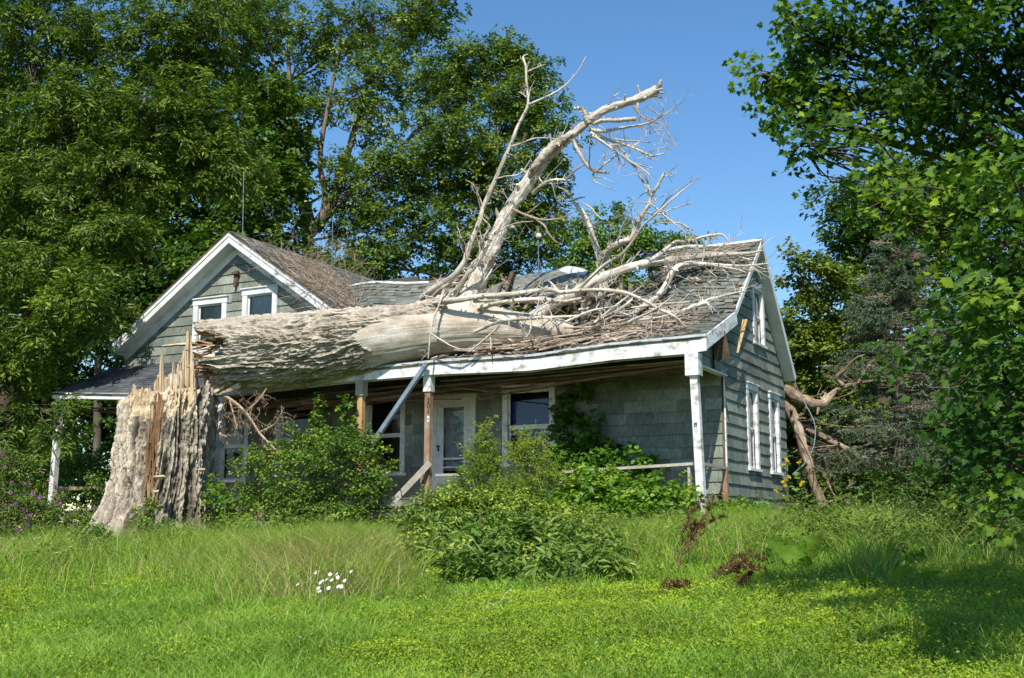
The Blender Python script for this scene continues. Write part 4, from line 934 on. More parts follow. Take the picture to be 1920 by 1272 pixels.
# great leaning limb
limb([(862, 630, -1.45, 50), (872, 592, -1.4, 42), (888, 545, -1.3, 31), (908, 495, -1.15, 26), (930, 448, -1.0, 22), (952, 400, -.9, 20), (985, 350, -.8, 20), (1015, 305, -.7, 18), (1048, 274, -.6, 15), (1085, 243, -.5, 12), (1118, 216, -.4, 12), (1150, 200, -.3, 11), (1195, 186, -.2, 12), (1232, 168, -.1, 14)],
     n=40, rough=.16, tw=7, L0=(.4, 1.1))
limb([(1225, 170, -.1, 12), (1236, 160, -.1, 6), (1240, 148, -.08, 3)], [[(1228, 172, -.1, 6), (1243, 176, -.08, 2)], [(1226, 178, -.1, 8), (1240, 184, -.1, 2)], [(1200, 183, -.2, 5), (1196, 160, -.2, 3)]], n=9, rough=.5, m=M['bark'], name='broken_limb_end')
limb([(992, 335, -.85, 8), (1008, 308, -.95, 12), (1040, 272, -.85, 14), (1062, 258, -.7, 9), (1075, 252, -.6, 3)], n=12, m=M['bark'], rough=.25, name='dark_burl')
limb([(1104, 232, -.5, 9), (1099, 222, -.55, 8), (1094, 208, -.6, 6), (1085, 203, -.65, 5), (1076, 204, -.7, 3)], n=9)
limb([(1112, 234, -.45, 5), (1130, 227, -.6, 6), (1160, 226, -.8, 6), (1194, 223, -.95, 6)], n=9)
limb([(1105, 244, -.45, 6), (1130, 246, -.5, 5), (1145, 244, -.55, 4), (1180, 238, -.7, 3), (1217, 231, -.9, 2.4), (1240, 218, -1.0, 1.6), (1259, 208, -1.1, 1)], [[(1195, 236, -.8, 2), (1210, 245, -.8, 1.5), (1211, 258, -.8, 1)]], tw=8, L0=(.3, .8), n=8)
limb([(1108, 250, -.45, 7), (1140, 262, -.4, 4), (1180, 275, -.3, 3.4), (1215, 290, -.2, 2.8), (1225, 293, -.2, 2.2), (1246, 287, -.1, 1.4)], [[(1150, 262, -.3, 2.4), (1190, 264, -.1, 1.5), (1221, 267, 0, 1)], [(1205, 287, -.2, 2), (1225, 300, -.2, 1)]], tw=9, L0=(.3, .9), n=8, up=-.2)
limb([(1112, 255, -.5, 5), (1152, 282, -.7, 3.2), (1180, 302, -.8, 2.8), (1205, 318, -.9, 2), (1222, 333, -.9, 1)], [[(1152, 284, -.7, 2), (1160, 298, -.7, 1.5), (1164, 315, -.7, 1)], [(1185, 305, -.8, 2), (1224, 316, -.8, 1)]], tw=9, L0=(.25, .8), n=8, up=-.3)
limb([(1190, 200, -.25, 5), (1200, 215, -.3, 2.5), (1222, 228, -.3, 2), (1243, 235, -.3, 1.4), (1268, 276, -.3, .9)], [[(1213, 198, -.2, 2), (1238, 216, -.2, 1.5), (1250, 232, -.2, 1.3), (1252, 250, -.2, .8)], [(1210, 222, -.3, 1.5), (1230, 245, -.3, 1.2), (1262, 270, -.3, .8)]], tw=5, L0=(.2, .5), n=7, m=M['twig'], up=-.4)
limb([(1074, 262, -.6, 6), (1084, 285, -.7, 5.5), (1095, 303, -.75, 5), (1108, 316, -.8, 5), (1120, 322, -.8, 4), (1141, 325, -.8, 3)], [[(1118, 322, -.8, 3), (1136, 306, -.7, 2.5), (1156, 292, -.6, 2)], [(1114, 322, -.8, 3.5), (1112, 333, -.8, 3), (1118, 342, -.85, 1.5), (1155, 358, -.9, .8)], [(1114, 333, -.8, 1.5), (1135, 334, -.9, .9), (1156, 345, -.9, .7)]], tw=2, n=9, m=M['bark'])
limb([(1000, 362, -.8, 6), (1020, 345, -1.0, 5), (1040, 338, -1.1, 4), (1070, 339, -1.2, 3)], [[(1062, 336, -1.2, 3), (1078, 320, -1.3, 2.4), (1096, 308, -1.3, 1.8)], [(1055, 338, -1.15, 2), (1060, 326, -1.15, 1)]], tw=3, n=8)
limb([(955, 390, -.9, 4), (985, 403, -1.2, 3.4), (1015, 412, -1.35, 2.8), (1050, 410, -1.4, 2), (1075, 398, -1.5, 1)], [[(1000, 408, -1.3, 2.4), (1025, 430, -1.4, 2), (1040, 450, -1.4, 1.5), (1048, 455, -1.4, .8)], [(990, 400, -1.2, 2), (1020, 376, -1.3, 1)]], tw=5, n=7, m=M['twig'])
# tall thin branch left of the great limb
limb([(790, 560, -1.3, 8), (815, 540, -1.5, 8), (850, 518, -1.6, 8), (873, 487, -1.6, 7.5), (883, 455, -1.55, 7), (895, 425, -1.5, 7), (908, 385, -1.45, 6.5), (925, 345, -1.4, 6), (945, 300, -1.3, 5.5), (958, 270, -1.2, 5), (972, 235, -1.1, 4.5), (987, 205, -1.0, 4), (990, 185, -1.0, 3.6), (987, 150, -.95, 3.4), (986, 125, -.9, 3), (981, 107, -.9, 2.4), (990, 102, -.9, 1.2)],
     [[(989, 197, -1.0, 3), (1020, 184, -.9, 2.6), (1050, 168, -.8, 2.2), (1072, 148, -.7, 1.6), (1086, 130, -.6, 1.2), (1098, 107, -.5, .8)], [(988, 135, -.9, 2), (1005, 128, -.8, 2), (1021, 122, -.8, 1.2)], [(958, 275, -1.2, 2.6), (980, 268, -1.1, 2.2), (1001, 260, -1.0, 2), (1036, 260, -.9, 1.2), (1048, 270, -.9, .8)],
      [(988, 182, -1, 1.6), (974, 172, -1, .8)], [(905, 385, -1.45, 2), (890, 350, -1.6, 1.5), (874, 336, -1.7, .8)], [(930, 335, -1.4, 2), (950, 330, -1.4, 1.7), (975, 326, -1.4, 1.5), (995, 300, -1.4, 1)]], tw=14, L0=(.2, .7), n=10)
limb([(850, 560, -1.6, 7), (872, 520, -1.75, 7), (890, 500, -1.75, 6.5), (908, 470, -1.7, 6), (925, 440, -1.6, 5), (950, 405, -1.5, 4), (962, 385, -1.4, 2)], [[(905, 470, -1.7, 4), (908, 445, -1.9, 3.5), (918, 425, -1.9, 2), (900, 405, -2.0, 1.2)], [(925, 440, -1.6, 2.5), (965, 420, -1.7, 1.8), (1000, 415, -1.7, 1)]], tw=10, n=9)
limb([(800, 575, -1.0, 6), (820, 548, -1.2, 6), (850, 520, -1.3, 5), (880, 498, -1.4, 4), (905, 480, -1.5, 3)], tw=8, n=8)
# forked upright limb over the ridge
limb([(1088, 592, .2, 20), (1118, 578, .3, 18), (1128, 556, .3, 13), (1128, 520, .4, 11), (1126, 492, .4, 11), (1117, 465, .4, 9), (1106, 432, .4, 8), (1095, 402, .4, 7), (1082, 386, .45, 5.5), (1074, 377, .5, 3.5), (1085, 372, .5, 2), (1097, 370, .5, 1)],
     [[(1090, 380, .45, 2), (1108, 390, .4, 1.6), (1122, 405, .4, 1.2), (1128, 412, .4, .8)]], tw=5, n=14, rough=.1)
limb([(1124, 498, .4, 10), (1130, 482, .3, 10), (1145, 466, .2, 9), (1165, 455, .1, 8), (1182, 449, .1, 8), (1190, 430, .1, 6), (1203, 405, .1, 5.5), (1215, 385, .1, 5), (1221, 368, .1, 4.5), (1232, 350, .1, 4), (1245, 325, .1, 3)],
     [[(1221, 368, .1, 4), (1213, 352, .0, 3.5), (1202, 335, 0, 3), (1190, 312, 0, 2.6), (1170, 285, 0, 2.2), (1150, 262, -.1, 1.6)], [(1219, 362, .1, 3), (1214, 345, .2, 2.5), (1211, 336, .2, 2)], [(1210, 398, .1, 2.6), (1235, 403, .2, 2), (1262, 392, .3, 1.5), (1300, 381, .4, .9)],
      [(1216, 378, .1, 2.5), (1240, 400, 0, 2.2), (1270, 425, -.1, 2), (1290, 440, -.2, 1.4), (1300, 455, -.2, .9)], [(1225, 405, 0, 2), (1255, 370, -.2, 1.4), (1285, 348, -.2, 1), (1310, 333, -.2, .7)]], tw=12, L0=(.3, .9), n=12, rough=.18)
# long limb running right over the roof
limb([(955, 640, -1.3, 18), (990, 602, -1.0, 17), (1035, 574, -.75, 17), (1075, 552, -.5, 15), (1110, 530, -.3, 14), (1150, 512, -.1, 12.5), (1200, 497, .3, 12), (1250, 488, .8, 10), (1290, 484, 1.1, 9.5), (1335, 479, 1.3, 8), (1372, 477, 1.4, 6.5), (1400, 476, 1.5, 4), (1430, 470, 1.5, 2)],
     [[(1215, 492, .4, 7), (1240, 475, .6, 6.5), (1265, 455, .9, 5), (1290, 452, 1.0, 4), (1325, 443, 1.2, 3.5), (1354, 440, 1.3, 3), (1368, 455, 1.4, 2)], [(1080, 548, -.6, 5), (1130, 500, -.8, 4.5), (1165, 478, -.8, 4), (1190, 448, -.8, 3.4), (1210, 420, -.9, 3), (1240, 392, -.9, 2.5), (1275, 362, -.9, 1.8), (1310, 334, -.9, 1)],
      [(1295, 484, 1.0, 5), (1310, 470, .9, 3), (1300, 440, .8, 2.5), (1275, 420, .7, 2), (1235, 418, .6, 1.6)], [(1372, 477, 1.4, 3), (1395, 484, 1.5, 2), (1410, 488, 1.5, 1)]], tw=20, L0=(.3, 1.0), n=16, rough=.10)
limb([(1180, 594, -.2, 6), (1205, 575, .1, 7), (1230, 558, .3, 8), (1248, 535, .5, 8), (1265, 505, .8, 9), (1290, 495, 1.0, 8), (1330, 497, 1.1, 5), (1390, 499, 1.15, 3.5), (1440, 495, 1.2, 2)], [[(1340, 498, 1.1, 3), (1380, 505, 1.0, 2), (1400, 512, 1.0, 1)], [(1265, 505, .8, 3), (1245, 500, .7, 2)]], tw=16, n=10, rough=.3)
# pale branch crossing in front of the hole, drooping to the porch eave
limb([(812, 568, -2.1, 8), (850, 564, -2.1, 8), (905, 556, -2.0, 7.5), (960, 552, -1.9, 7), (1030, 543, -1.8, 6.5), (1055, 548, -1.8, 6), (1110, 544, -1.7, 5.5), (1165, 548, -1.7, 5), (1200, 560, -1.65, 4.5), (1235, 580, -1.6, 4), (1262, 592, -1.55, 3), (1284, 612, -1.5, 1.8)],
     [[(1050, 548, -1.8, 5), (1035, 533, -1.6, 3), (1028, 528, -1.5, 2)], [(1235, 580, -1.6, 4), (1262, 588, -1.5, 6)]], tw=10, n=12, rough=.12)
limb([(895, 578, -1.7, 6), (940, 568, -1.6, 6), (1000, 562, -1.4, 6), (1050, 566, -1.2, 5), (1090, 560, -1.0, 4)], tw=8, n=9)
limb([(890, 622, -2.0, 5), (940, 603, -2.0, 5), (1000, 597, -1.9, 4.5), (1060, 594, -1.7, 3.5), (1100, 590, -1.5, 2)], [[(995, 598, -1.9, 3), (995, 620, -2.2, 2.5), (988, 632, -2.3, 1.5)]], tw=12, n=8)
limb([(1108, 610, -1.2, 3), (1140, 592, -1.0, 5), (1170, 575, -.8, 5), (1185, 562, -.6, 3)], tw=6, n=8)
limb([(1262, 592, -.9, 3), (1300, 575, -.7, 6), (1330, 562, -.5, 4), (1370, 552, -.3, 3.5), (1398, 545, -.2, 2)], [[(1300, 577, -.7, 3), (1325, 568, -.6, 5), (1332, 580, -.6, 1.5)]], tw=8, n=8, rough=.3)
# hanging thin branches in front of the trunk
limb([(832, 545, -2.1, 4), (822, 575, -2.3, 3), (812, 600, -2.45, 2.8), (806, 635, -2.5, 2.4), (803, 672, -2.5, 1.6)], [[(806, 625, -2.5, 2), (830, 640, -2.45, 2), (865, 655, -2.35, 2), (900, 650, -2.2, 1.4)], [(812, 560, -2.2, 2), (790, 552, -2.2, 1.5)]], tw=4, n=7, L0=(.2, .5))
limb([(880, 660, -2.3, 2), (905, 640, -2.3, 3), (925, 622, -2.3, 2.5), (938, 612, -2.3, 1.6)], [[(918, 628, -2.3, 2), (920, 655, -2.3, 1.6)]], tw=3, n=6, L0=(.2, .4))
# tangle of branches around the crotch
rb = np.random.RandomState(77)
for k in range(11):
    px = rb.uniform(770, 900); py = rb.uniform(530, 585); L = rb.uniform(35, 110); an = rb.uniform(-.2, 1.1)
    limb([(px, py, rb.uniform(-2.1, -1.0), rb.uniform(3, 5)), (px + L * .5 * math.cos(an), py - L * .5 * math.sin(an) + rb.uniform(-6, 6), rb.uniform(-1.8, -.8), rb.uniform(2, 4)), (px + L * math.cos(an), py - L * math.sin(an), rb.uniform(-1.6, -.5), 1.2)], tw=3, n=6, L0=(.15, .5), name='small_branch')
for k in range(14):
    px = rb.uniform(900, 1230); py = rb.uniform(555, 640); L = rb.uniform(40, 120); an = rb.uniform(-.5, .9); y = rb.uniform(-1.9, -.6) if py > 600 else rb.uniform(-1, .4)
    limb([(px, py, y, rb.uniform(2.5, 4.5)), (px + L * .5 * math.cos(an), py - L * .5 * math.sin(an) + rb.uniform(-7, 7), y + .2, rb.uniform(2, 3.5)), (px + L * math.cos(an), py - L * math.sin(an), y + .3, 1.2)], tw=3, n=6, L0=(.15, .5), name='small_branch')
# dead leafy spray hanging below the butt
def dead_spray(paths, n, name, seed, parent, leaves=True):
    rn = np.random.RandomState(seed); mb = MB(); tips = []
    for P in paths:
        C1, R1 = pth(P, 16); mb.tube(C1, R1, 5, .6)
        for k in range(n):
            i = rn.randint(2, 15); d = rn.normal(0, 1, 3); d[2] -= .15; d /= np.linalg.norm(d); L = rn.uniform(.2, .65); Pp = [C1[i]]; dd = d
            for j in range(4): dd = dd + rn.normal(0, .25, 3) + [0, 0, -.12]; dd /= np.linalg.norm(dd); Pp.append(Pp[-1] + dd * L / 4)
            mb.tube(Pp, np.linspace(.007, .003, 5), 4, .5); tips.append(Pp[-1]); tips.append(Pp[2])
    for p in tips if leaves else []:
        for k in range(rn.randint(2, 5)):
            d = rn.normal(0, .5, 3); d[2] = -1; hsplinter(mb, p + rn.normal(0, .03, 3), d, rn.uniform(.05, .11), .018, .004, rn.randint(9999), rn.uniform(0, 1), 1)
    return mb.build(name, [M['twig'], M['deadleaf']], parent)
dead_spray([[(395, 735, -3.2, 4), (430, 748, -3.2, 3.2), (462, 775, -3.2, 3), (485, 810, -3.2, 2.6), (505, 832, -3.2, 2), (535, 862, -3.2, 1.2)],
            [(462, 772, -3.2, 2), (485, 750, -3.1, 1.8), (500, 728, -3.0, 1)], [(430, 748, -3.2, 2), (440, 785, -3.3, 1.5), (445, 805, -3.3, 1)],
            [(400, 750, -3.1, 2), (395, 800, -3.1, 1.5), (425, 820, -3.1, 1)], [(485, 812, -3.2, 2), (515, 795, -3.1, 1.4), (530, 770, -3.1, 1)]], 15, 'dead_leaf_spray', 5, TREE)

# logs behind the house at the right
LOG = thing('broken_limb_pile', (2.4, 7.4, 0), 'bare brown broken limbs leaning and sprawling behind the right corner of the house', 'fallen branches')
def log(P, subs=(), **k): return limb(P, subs, parent=LOG, m=k.pop('m', M['logwood']), name='leaning_limb', **k)
log([(1470, 730, 6.0, 15), (1495, 742, 6.0, 16), (1525, 758, 6.0, 15), (1545, 757, 6.0, 13), (1562, 738, 6.1, 9), (1590, 722, 6.2, 7), (1625, 716, 6.3, 4), (1650, 712, 6.3, 2)], [[(1580, 722, 6.1, 8), (1570, 708, 6.0, 6.5), (1582, 695, 5.9, 5.5), (1605, 672, 5.8, 4), (1622, 665, 5.8, 2)], [(1610, 718, 6.2, 5), (1625, 692, 6.2, 4), (1646, 668, 6.2, 3)]], tw=5, n=14)
log([(1472, 745, 6.2, 14), (1490, 790, 6.0, 15), (1508, 845, 5.8, 14), (1522, 890, 5.6, 13), (1538, 935, 5.5, 14), (1545, 955, 5.4, 15)], n=14, tw=2)
log([(1490, 792, 6.4, 9), (1530, 812, 6.4, 9), (1580, 838, 6.4, 8), (1620, 860, 6.4, 8), (1652, 862, 6.4, 4)], [[(1615, 858, 6.4, 7), (1650, 876, 6.4, 5), (1690, 895, 6.4, 3), (1740, 915, 6.4, 1.5)], [(1560, 828, 6.4, 3), (1580, 850, 6.4, 2), (1600, 870, 6.4, 1)]], n=12, tw=6)
log([(1572, 845, 7.5, 10), (1585, 880, 7.4, 9), (1602, 920, 7.2, 8)], n=10, tw=3)
log([(1515, 835, 7.0, 4), (1538, 855, 7.0, 5), (1545, 885, 6.9, 5), (1556, 915, 6.8, 4)], n=8, tw=4)
log([(1500, 880, 6.6, 5), (1512, 940, 6.2, 6)], n=8)

# ---- litter of bark and sticks on the roof
t = MB(); rl = np.random.RandomState(31)
def roof_pt(x, y):
    if y < 0:
        return f_porch(x, (y - EY) / (KY - EY) * LP)
    return f_main(x, (y - KY) / (RY - KY) * LM)
def stick(x, y, L, r, an, tint, flat=False, lift=.03):
    P = []
    for f in np.linspace(0, 1, 5):
        xx = x + L * (f - .5) * math.cos(an) ; yy = min(y + L * (f - .5) * math.sin(an), 2.2); p = roof_pt(max(min(xx, .28), -9), max(yy, EY + .02)); p[0] = xx; P.append(p + np.array([0, 0, lift + rl.uniform(0, .03)]) + rl.normal(0, .012, 3))
    if flat: t.beam(P[0], P[-1], r * 5, .02, (0, -.4, 1), tint, 1)
    else: t.tube(P, np.linspace(r, r * .5, 5), 5, tint, 0)
for k in range(430):
    x = -rl.gamma(2.0, 1.5) - .1; y = rl.uniform(-1.75, .35) - .12 * abs(rl.normal())
    if x < -6.0: continue
    if y > 0 and hole_x(0.3)[0] < x < hole_x(.3)[1]: continue
    big = rl.rand() < .15; stick(x, max(y, -1.95), rl.uniform(.1, .7) * (1.7 if big else 1), rl.uniform(.006, .02) * (1.5 if big else 1), rl.normal(0, .8), rl.uniform(.1, 1), rl.rand() < .35, rl.uniform(.02, .10 if x < -2.5 else .05))
for k in range(260):    # denser heap at the trunk's thin end
    x = rl.normal(-3.9, .75); y = rl.uniform(-1.95, -.3); stick(x, y, rl.uniform(.3, 1.1), rl.uniform(.01, .028), rl.normal(.25, .5), rl.uniform(.2, 1), rl.rand() < .3, rl.uniform(.02, .22))
for k in range(90): x = rl.uniform(-1.9, .2); y = rl.uniform(1.2, 2.3); stick(x, y, rl.uniform(.2, .9), rl.uniform(.005, .014), rl.normal(0, .5), rl.uniform(.2, 1), False, .03)
for k in range(650):
    x = -rl.gamma(2.0, 1.7) - .1; y = rl.uniform(-1.9, 1.2)
    if x < -6.5 or (y > 0 and hole_x(.5)[0] < x < hole_x(.5)[1]): continue
    stick(x, y, rl.uniform(.03, .14), rl.uniform(.004, .014), rl.uniform(0, 3), rl.uniform(0, 1), True, rl.uniform(.015, .05))
tag(t.build('branch_litter', [M['litter'], M['litter']]), 'pale broken sticks and bark flakes strewn over the sagging porch roof', 'sticks', kind='stuff')

t = MB(); rl = np.random.RandomState(5)
for k in range(60):
    x = rl.uniform(-12.8, -9.6); y = rl.uniform(-.4, 2.0); p = np.array([x, y, WZ - rslopeR * (x - WX) + .05]); d = np.array([rl.normal(.3, .6), rl.normal(-.3, .5), rl.uniform(-.1, .5)]); d /= np.linalg.norm(d)
    grow(t, p, d, rl.uniform(.5, 1.5), .009, rl, 2)
for (px, py) in ((525, 500), (555, 480), (600, 500), (640, 520), (660, 545), (610, 540), (575, 470)):
    p = at(px, py + 40, .3); grow(t, p, np.array([.3, -.1, 1.0]), 1.3, .011, rl, 2); grow(t, p, np.array([-.4, -.2, .8]), 1.0, .009, rl, 2); grow(t, p + [.4, 0, 0], np.array([.5, -.3, .9]), 1.1, .009, rl, 2)
for k in range(18):
    p = at(rl.uniform(560, 660), rl.uniform(500, 590), -.5); grow(t, p, np.array([-.7, -.2, -.35]) + rl.normal(0, .3, 3), rl.uniform(.6, 1.3), .008, rl, 2)
for k in range(240):
    x = rl.uniform(-13.0, -9.5); y = rl.uniform(-.4, 3); z = WZ - rslopeR * (x - WX) + .07; a_ = np.array([x, y, z + rl.uniform(0, .06)]); an = rl.normal(0, .5); L = rl.uniform(.2, .8); b_ = a_ + [L * math.cos(an), L * math.sin(an), -rslopeR * L * math.cos(an) + rl.uniform(-.02, .04)]
    t.tube([a_, (a_ + b_) / 2 + rl.normal(0, .01, 3), b_], rl.uniform(.004, .012), 4, rl.uniform(0, 1))
tag(t.build('dead_brush', M['twig']), 'thin brown dead brush tangled on the roof slope of the gabled wing', 'brush', kind='stuff')

# ================================================================== VEGETATION
def tri_fan(outline, c=(0, .45, 0)):
    V = [c] + list(outline); n = len(outline); return np.array(V, float), np.array([(0, 1 + i, 1 + (i + 1) % n) for i in range(n)])
T_DIA = (np.array([(0, 0, 0), (.30, .45, .10), (0, 1, -.06), (-.30, .45, .10)], float), np.array([(0, 1, 2, 3)]))
T_LAN = (np.array([(0, 0, 0), (.13, .40, .05), (0, 1, -.14), (-.13, .40, .05)], float), np.array([(0, 1, 2, 3)]))
T_OVAL = (np.array([(0, 0, 0), (.22, .2, .05), (.33, .5, .07), (.2, .8, .02), (0, 1, -.08), (-.2, .8, .02), (-.33, .5, .07), (-.22, .2, .05)], float), np.array([(0, 1, 2, 3), (0, 3, 4, 5), (0, 5, 6, 7)]))
T_LONG = (np.array([(0, 0, 0), (.10, .3, .05), (.11, .6, .03), (0, 1, -.22), (-.11, .6, .03), (-.10, .3, .05)], float), np.array([(0, 1, 2, 3), (0, 3, 4, 5)]))
_mp = [(0, 0), (.14, -.06), (.46, -.02), (.34, .14), (.62, .36), (.36, .38), (.30, .50), (.20, .52), (.24, .74), (.10, .70), (0, 1.0)]
_mp = [(x, y, .10 * abs(x)) for x, y in _mp] + [(-x, y, .10 * abs(x)) for x, y in _mp[-2:0:-1]]
T_MAPLE = tri_fan(_mp, (0, .34, 0))
_hp = [(0, 0), (.16, -.10), (.40, .0), (.50, .26), (.40, .48), (.28, .66), (.10, .82), (0, 1.0)]
_hp = [(x, y, .12 * abs(x)) for x, y in _hp] + [(-x, y, .12 * abs(x)) for x, y in _hp[-2:0:-1]]
T_HEART = tri_fan(_hp, (0, .38, 0))
T_SIL = (np.array([(0, 0, 0), (.38, .12, .08), (.18, .40, .0), (.40, .66, .05), (0, 1, -.08), (-.40, .66, .05), (-.18, .40, 0), (-.38, .12, .08)], float), np.array([(0, 1, 2, 6), (2, 3, 4, 6)]))
T_BROAD = (np.array([(0, 0, 0), (.42, .20, .10), (.34, .62, .04), (0, 1, -.08), (-.34, .62, .04), (-.42, .20, .10)], float), np.array([(0, 1, 2, 3), (0, 3, 4, 5)]))
def norm(v): return v / np.maximum(np.linalg.norm(v, axis=-1, keepdims=True), 1e-9)
class Leaves:
    def __init__(s): s.V = []; s.L = []; s.T = []; s.t = []; s.n = 0; s.mi = []
    def add(s, P, N, T, size, tmpl, tint, mi=0, asp=1.0):
        """P base points, N normals, T tip directions"""
        tv, tf = tmpl; N = norm(N); T = norm(T - N * (T * N).sum(-1, keepdims=True)); B = np.cross(T, N); size = np.broadcast_to(size, (len(P),))[:, None, None]
        V = P[:, None] + size * (tv[None, :, 0:1] * asp * B[:, None] + tv[None, :, 1:2] * T[:, None] + tv[None, :, 2:3] * N[:, None])
        k = len(tv); L = (tf[None] + (np.arange(len(P)) * k)[:, None, None] + s.n)
        s.V.append(V.reshape(-1, 3)); s.L.append(L.reshape(-1)); s.T.append(np.full(len(P) * len(tf), tf.shape[1])); s.t.append(np.repeat(np.clip(np.broadcast_to(tint, (len(P),)), 0, 1), len(tf)))
        s.mi.append(np.full(len(P) * len(tf), mi)); s.n += len(P) * k
    def build(s, name, mats, parent=None):
        me = np_mesh(name, np.concatenate(s.V), np.concatenate(s.L), np.concatenate(s.T), np.concatenate(s.t), np.concatenate(s.mi)); return link(name, me, mats, parent)
def spray_leaves(L, rn, c, d, length, nl, width, size, tmpl, droop=.25, tint=None, tvar=.16, upn=.75, jit=.55, asp=1.0, mi=0):
    """c,d (N,3): sprays; each gets nl leaves along a drooping shoot"""
    n = len(c); length = np.broadcast_to(length, (n,)); t = rn.uniform(.05, 1, (n, nl)); side = norm(np.cross(d, [0, 0, 1.0]) + 1e-4)
    lat = rn.normal(0, 1, (n, nl)) * width * (1.05 - .6 * t); ver = rn.normal(0, .45, (n, nl)) * width
    P = c[:, None] + d[:, None] * (length[:, None] * t)[..., None] + side[:, None] * lat[..., None]; P[..., 2] += ver - droop * length[:, None] * t ** 2
    T = d[:, None] * .8 + side[:, None] * np.sign(lat)[..., None] * rn.uniform(.2, 1.1, (n, nl, 1)) + rn.normal(0, .35, (n, nl, 3)); T[..., 2] -= .35
    N = np.array([0, 0, upn]) + d[:, None] * .35 + rn.normal(0, jit, (n, nl, 3))
    ti = (rn.uniform(.25, .7, n) if tint is None else tint)[:, None] + rn.normal(0, tvar, (n, nl)) + .18 * (t - .5)
    L.add(P.reshape(-1, 3), N.reshape(-1, 3), T.reshape(-1, 3), (size * rn.uniform(.65, 1.2, (n, nl))).ravel(), tmpl, ti.ravel(), mi, asp)
def lobe_sprays(rn, c, r, n, inner=.45, nfreq=.55, thr=.42, up=.25, seed=0, lo=-1.0, clump=.8, fill=.22):
    """shoot origins gathered in leafy boughs spread through the shell of an ellipsoid"""
    clump = min(clump, float(np.min(r)) * .7); area = 4.2 * (r[0] * r[2] + r[0] * r[1] + r[1] * r[2]); m = int(area / (clump ** 2 * 2.6)) + 3
    d = norm(rn.normal(0, 1, (m, 3))); rad = 1 - (1 - inner) * rn.uniform(0, 1, m) ** 1.6; Cc = c + d * np.maximum(r - clump * .6, r * .3) * rad[:, None]; cs = clump * rn.uniform(.6, 1.25, m); tv = rn.normal(0, .5, m)
    w = cs ** 2; k_ = rn.choice(m, n, p=w / w.sum()); u = norm(rn.normal(0, 1, (n, 3))); rr = rn.uniform(0, 1, n) ** .45; P = Cc[k_] + u * (cs[k_] * rr)[:, None] * [1, 1, .62]
    dd = norm(u * [1, 1, .5] * .8 + d[k_] * .5 + np.array([0, 0, up]) + rn.normal(0, .3, (n, 3))); kk = .5 + .22 * tv[k_]
    f = rn.uniform(0, 1, n) < fill; P[f] = (c + norm(rn.normal(0, 1, (n, 3))) * r * (rn.uniform(.3, 1, n) ** .6)[:, None])[f]
    return P, dd, kk
TREEN = [0]
def tree(name, label, cat, base, lobes, lm, tmpl, size, nl, sp_len, sp_w, dens, bark='trunk', trunk=None, group=None, thr=.42, droop=.25, asp=1.0, tintc=.45, jit=.42, branches=6, inner=.4, nfreq=.55, tr=.3, upn=.75, extra=None, limbs=True, lo=-1.0, clump=1.0, fill=.08):
    """lobes: (px,py,y,rpx_x,rpx_y[,tint]) ellipsoids measured in the photo and placed at real depth"""
    TREEN[0] += 1; sd_ = TREEN[0] * 13; rn = np.random.RandomState(sd_); root = thing(name, tuple(base), label, cat, group); L = Leaves(); W = MB()
    LO = []
    for lb in lobes:
        c = at(*lb[:3]); k = depth(c) / F; rx, rz = lb[3] * k, lb[4] * k; ry = max(.45 * (rx + rz), .5 * rx); LO.append((c, np.array([rx, ry, rz]), lb[5] if len(lb) > 5 else 0.0))
    ctr = np.mean([x[0] for x in LO], 0)
    tp = trunk if trunk is not None else [tuple(base) + (tr,), ((base[0] + ctr[0]) / 2, (base[1] + ctr[1]) / 2, base[2] + (ctr[2] - base[2]) * .6, tr * .7), (ctr[0], ctr[1], ctr[2] + 1.0, tr * .3)]
    TPp = smooth_path(np.array(tp, float), 20); mbt = MB(); mbt.tube(TPp[:, :3], TPp[:, 3], 14, .5, 0, True, .15, sd_); mbt.build('trunk', M[bark], root, True)
    for c, r, tc in LO:
        area = (r[0] * r[2] + r[0] * r[1] + r[1] * r[2]) * 4.2; n = int(area * dens) + 4
        P, d, k = lobe_sprays(rn, c, r, n, inner, nfreq, thr, seed=sd_, lo=lo, clump=clump, fill=fill)
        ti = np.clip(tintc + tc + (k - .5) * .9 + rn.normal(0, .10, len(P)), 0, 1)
        spray_leaves(L, rn, P, d, sp_len * rn.uniform(.6, 1.3, len(P)), nl, sp_w, size, tmpl, droop, ti, .13, upn, jit, asp)
        if limbs:
            j = np.argmin(np.linalg.norm(TPp[:, :3] - c + [0, 0, r[2] * .6], axis=1)); j = min(j, 17); a = TPp[j, :3]; mid = (a + c) / 2 + rn.normal(0, .15, 3) * r; mid[2] += .1 * r[2]
            r0 = min(TPp[j, 3] * .5, .03 + .018 * np.linalg.norm(r)); pp = smooth_path(np.array([a, mid, c, c + (c - a) * .02 + rn.normal(0, .2, 3) * r]), 12); W.tube(pp, np.linspace(r0, r0 * .25, 12), 7, .5, 0, True, .1, sd_)
            for b in range(branches):
                q_ = P[rn.randint(len(P))]; s_ = pp[rn.randint(4, 11)]; m_ = (s_ + q_) / 2 + rn.normal(0, .12, 3) * r * .5; W.tube(smooth_path(np.array([s_, m_, q_]), 7), np.linspace(r0 * .3, .012, 7), 5, .5)
                for b2 in range(3):
                    q2 = P[rn.randint(len(P))]
                    if np.linalg.norm(q2 - q_) < r.max() * .9: W.tube(smooth_path(np.array([m_, (m_ + q2) / 2 + rn.normal(0, .1, 3), q2]), 6), np.linspace(r0 * .15, .008, 6), 4, .5)
    if extra: extra(L, W, rn)
    W.build('limbs', M[bark], root, True); L.build('crown', lm if isinstance(lm, list) else M[lm], root); return root
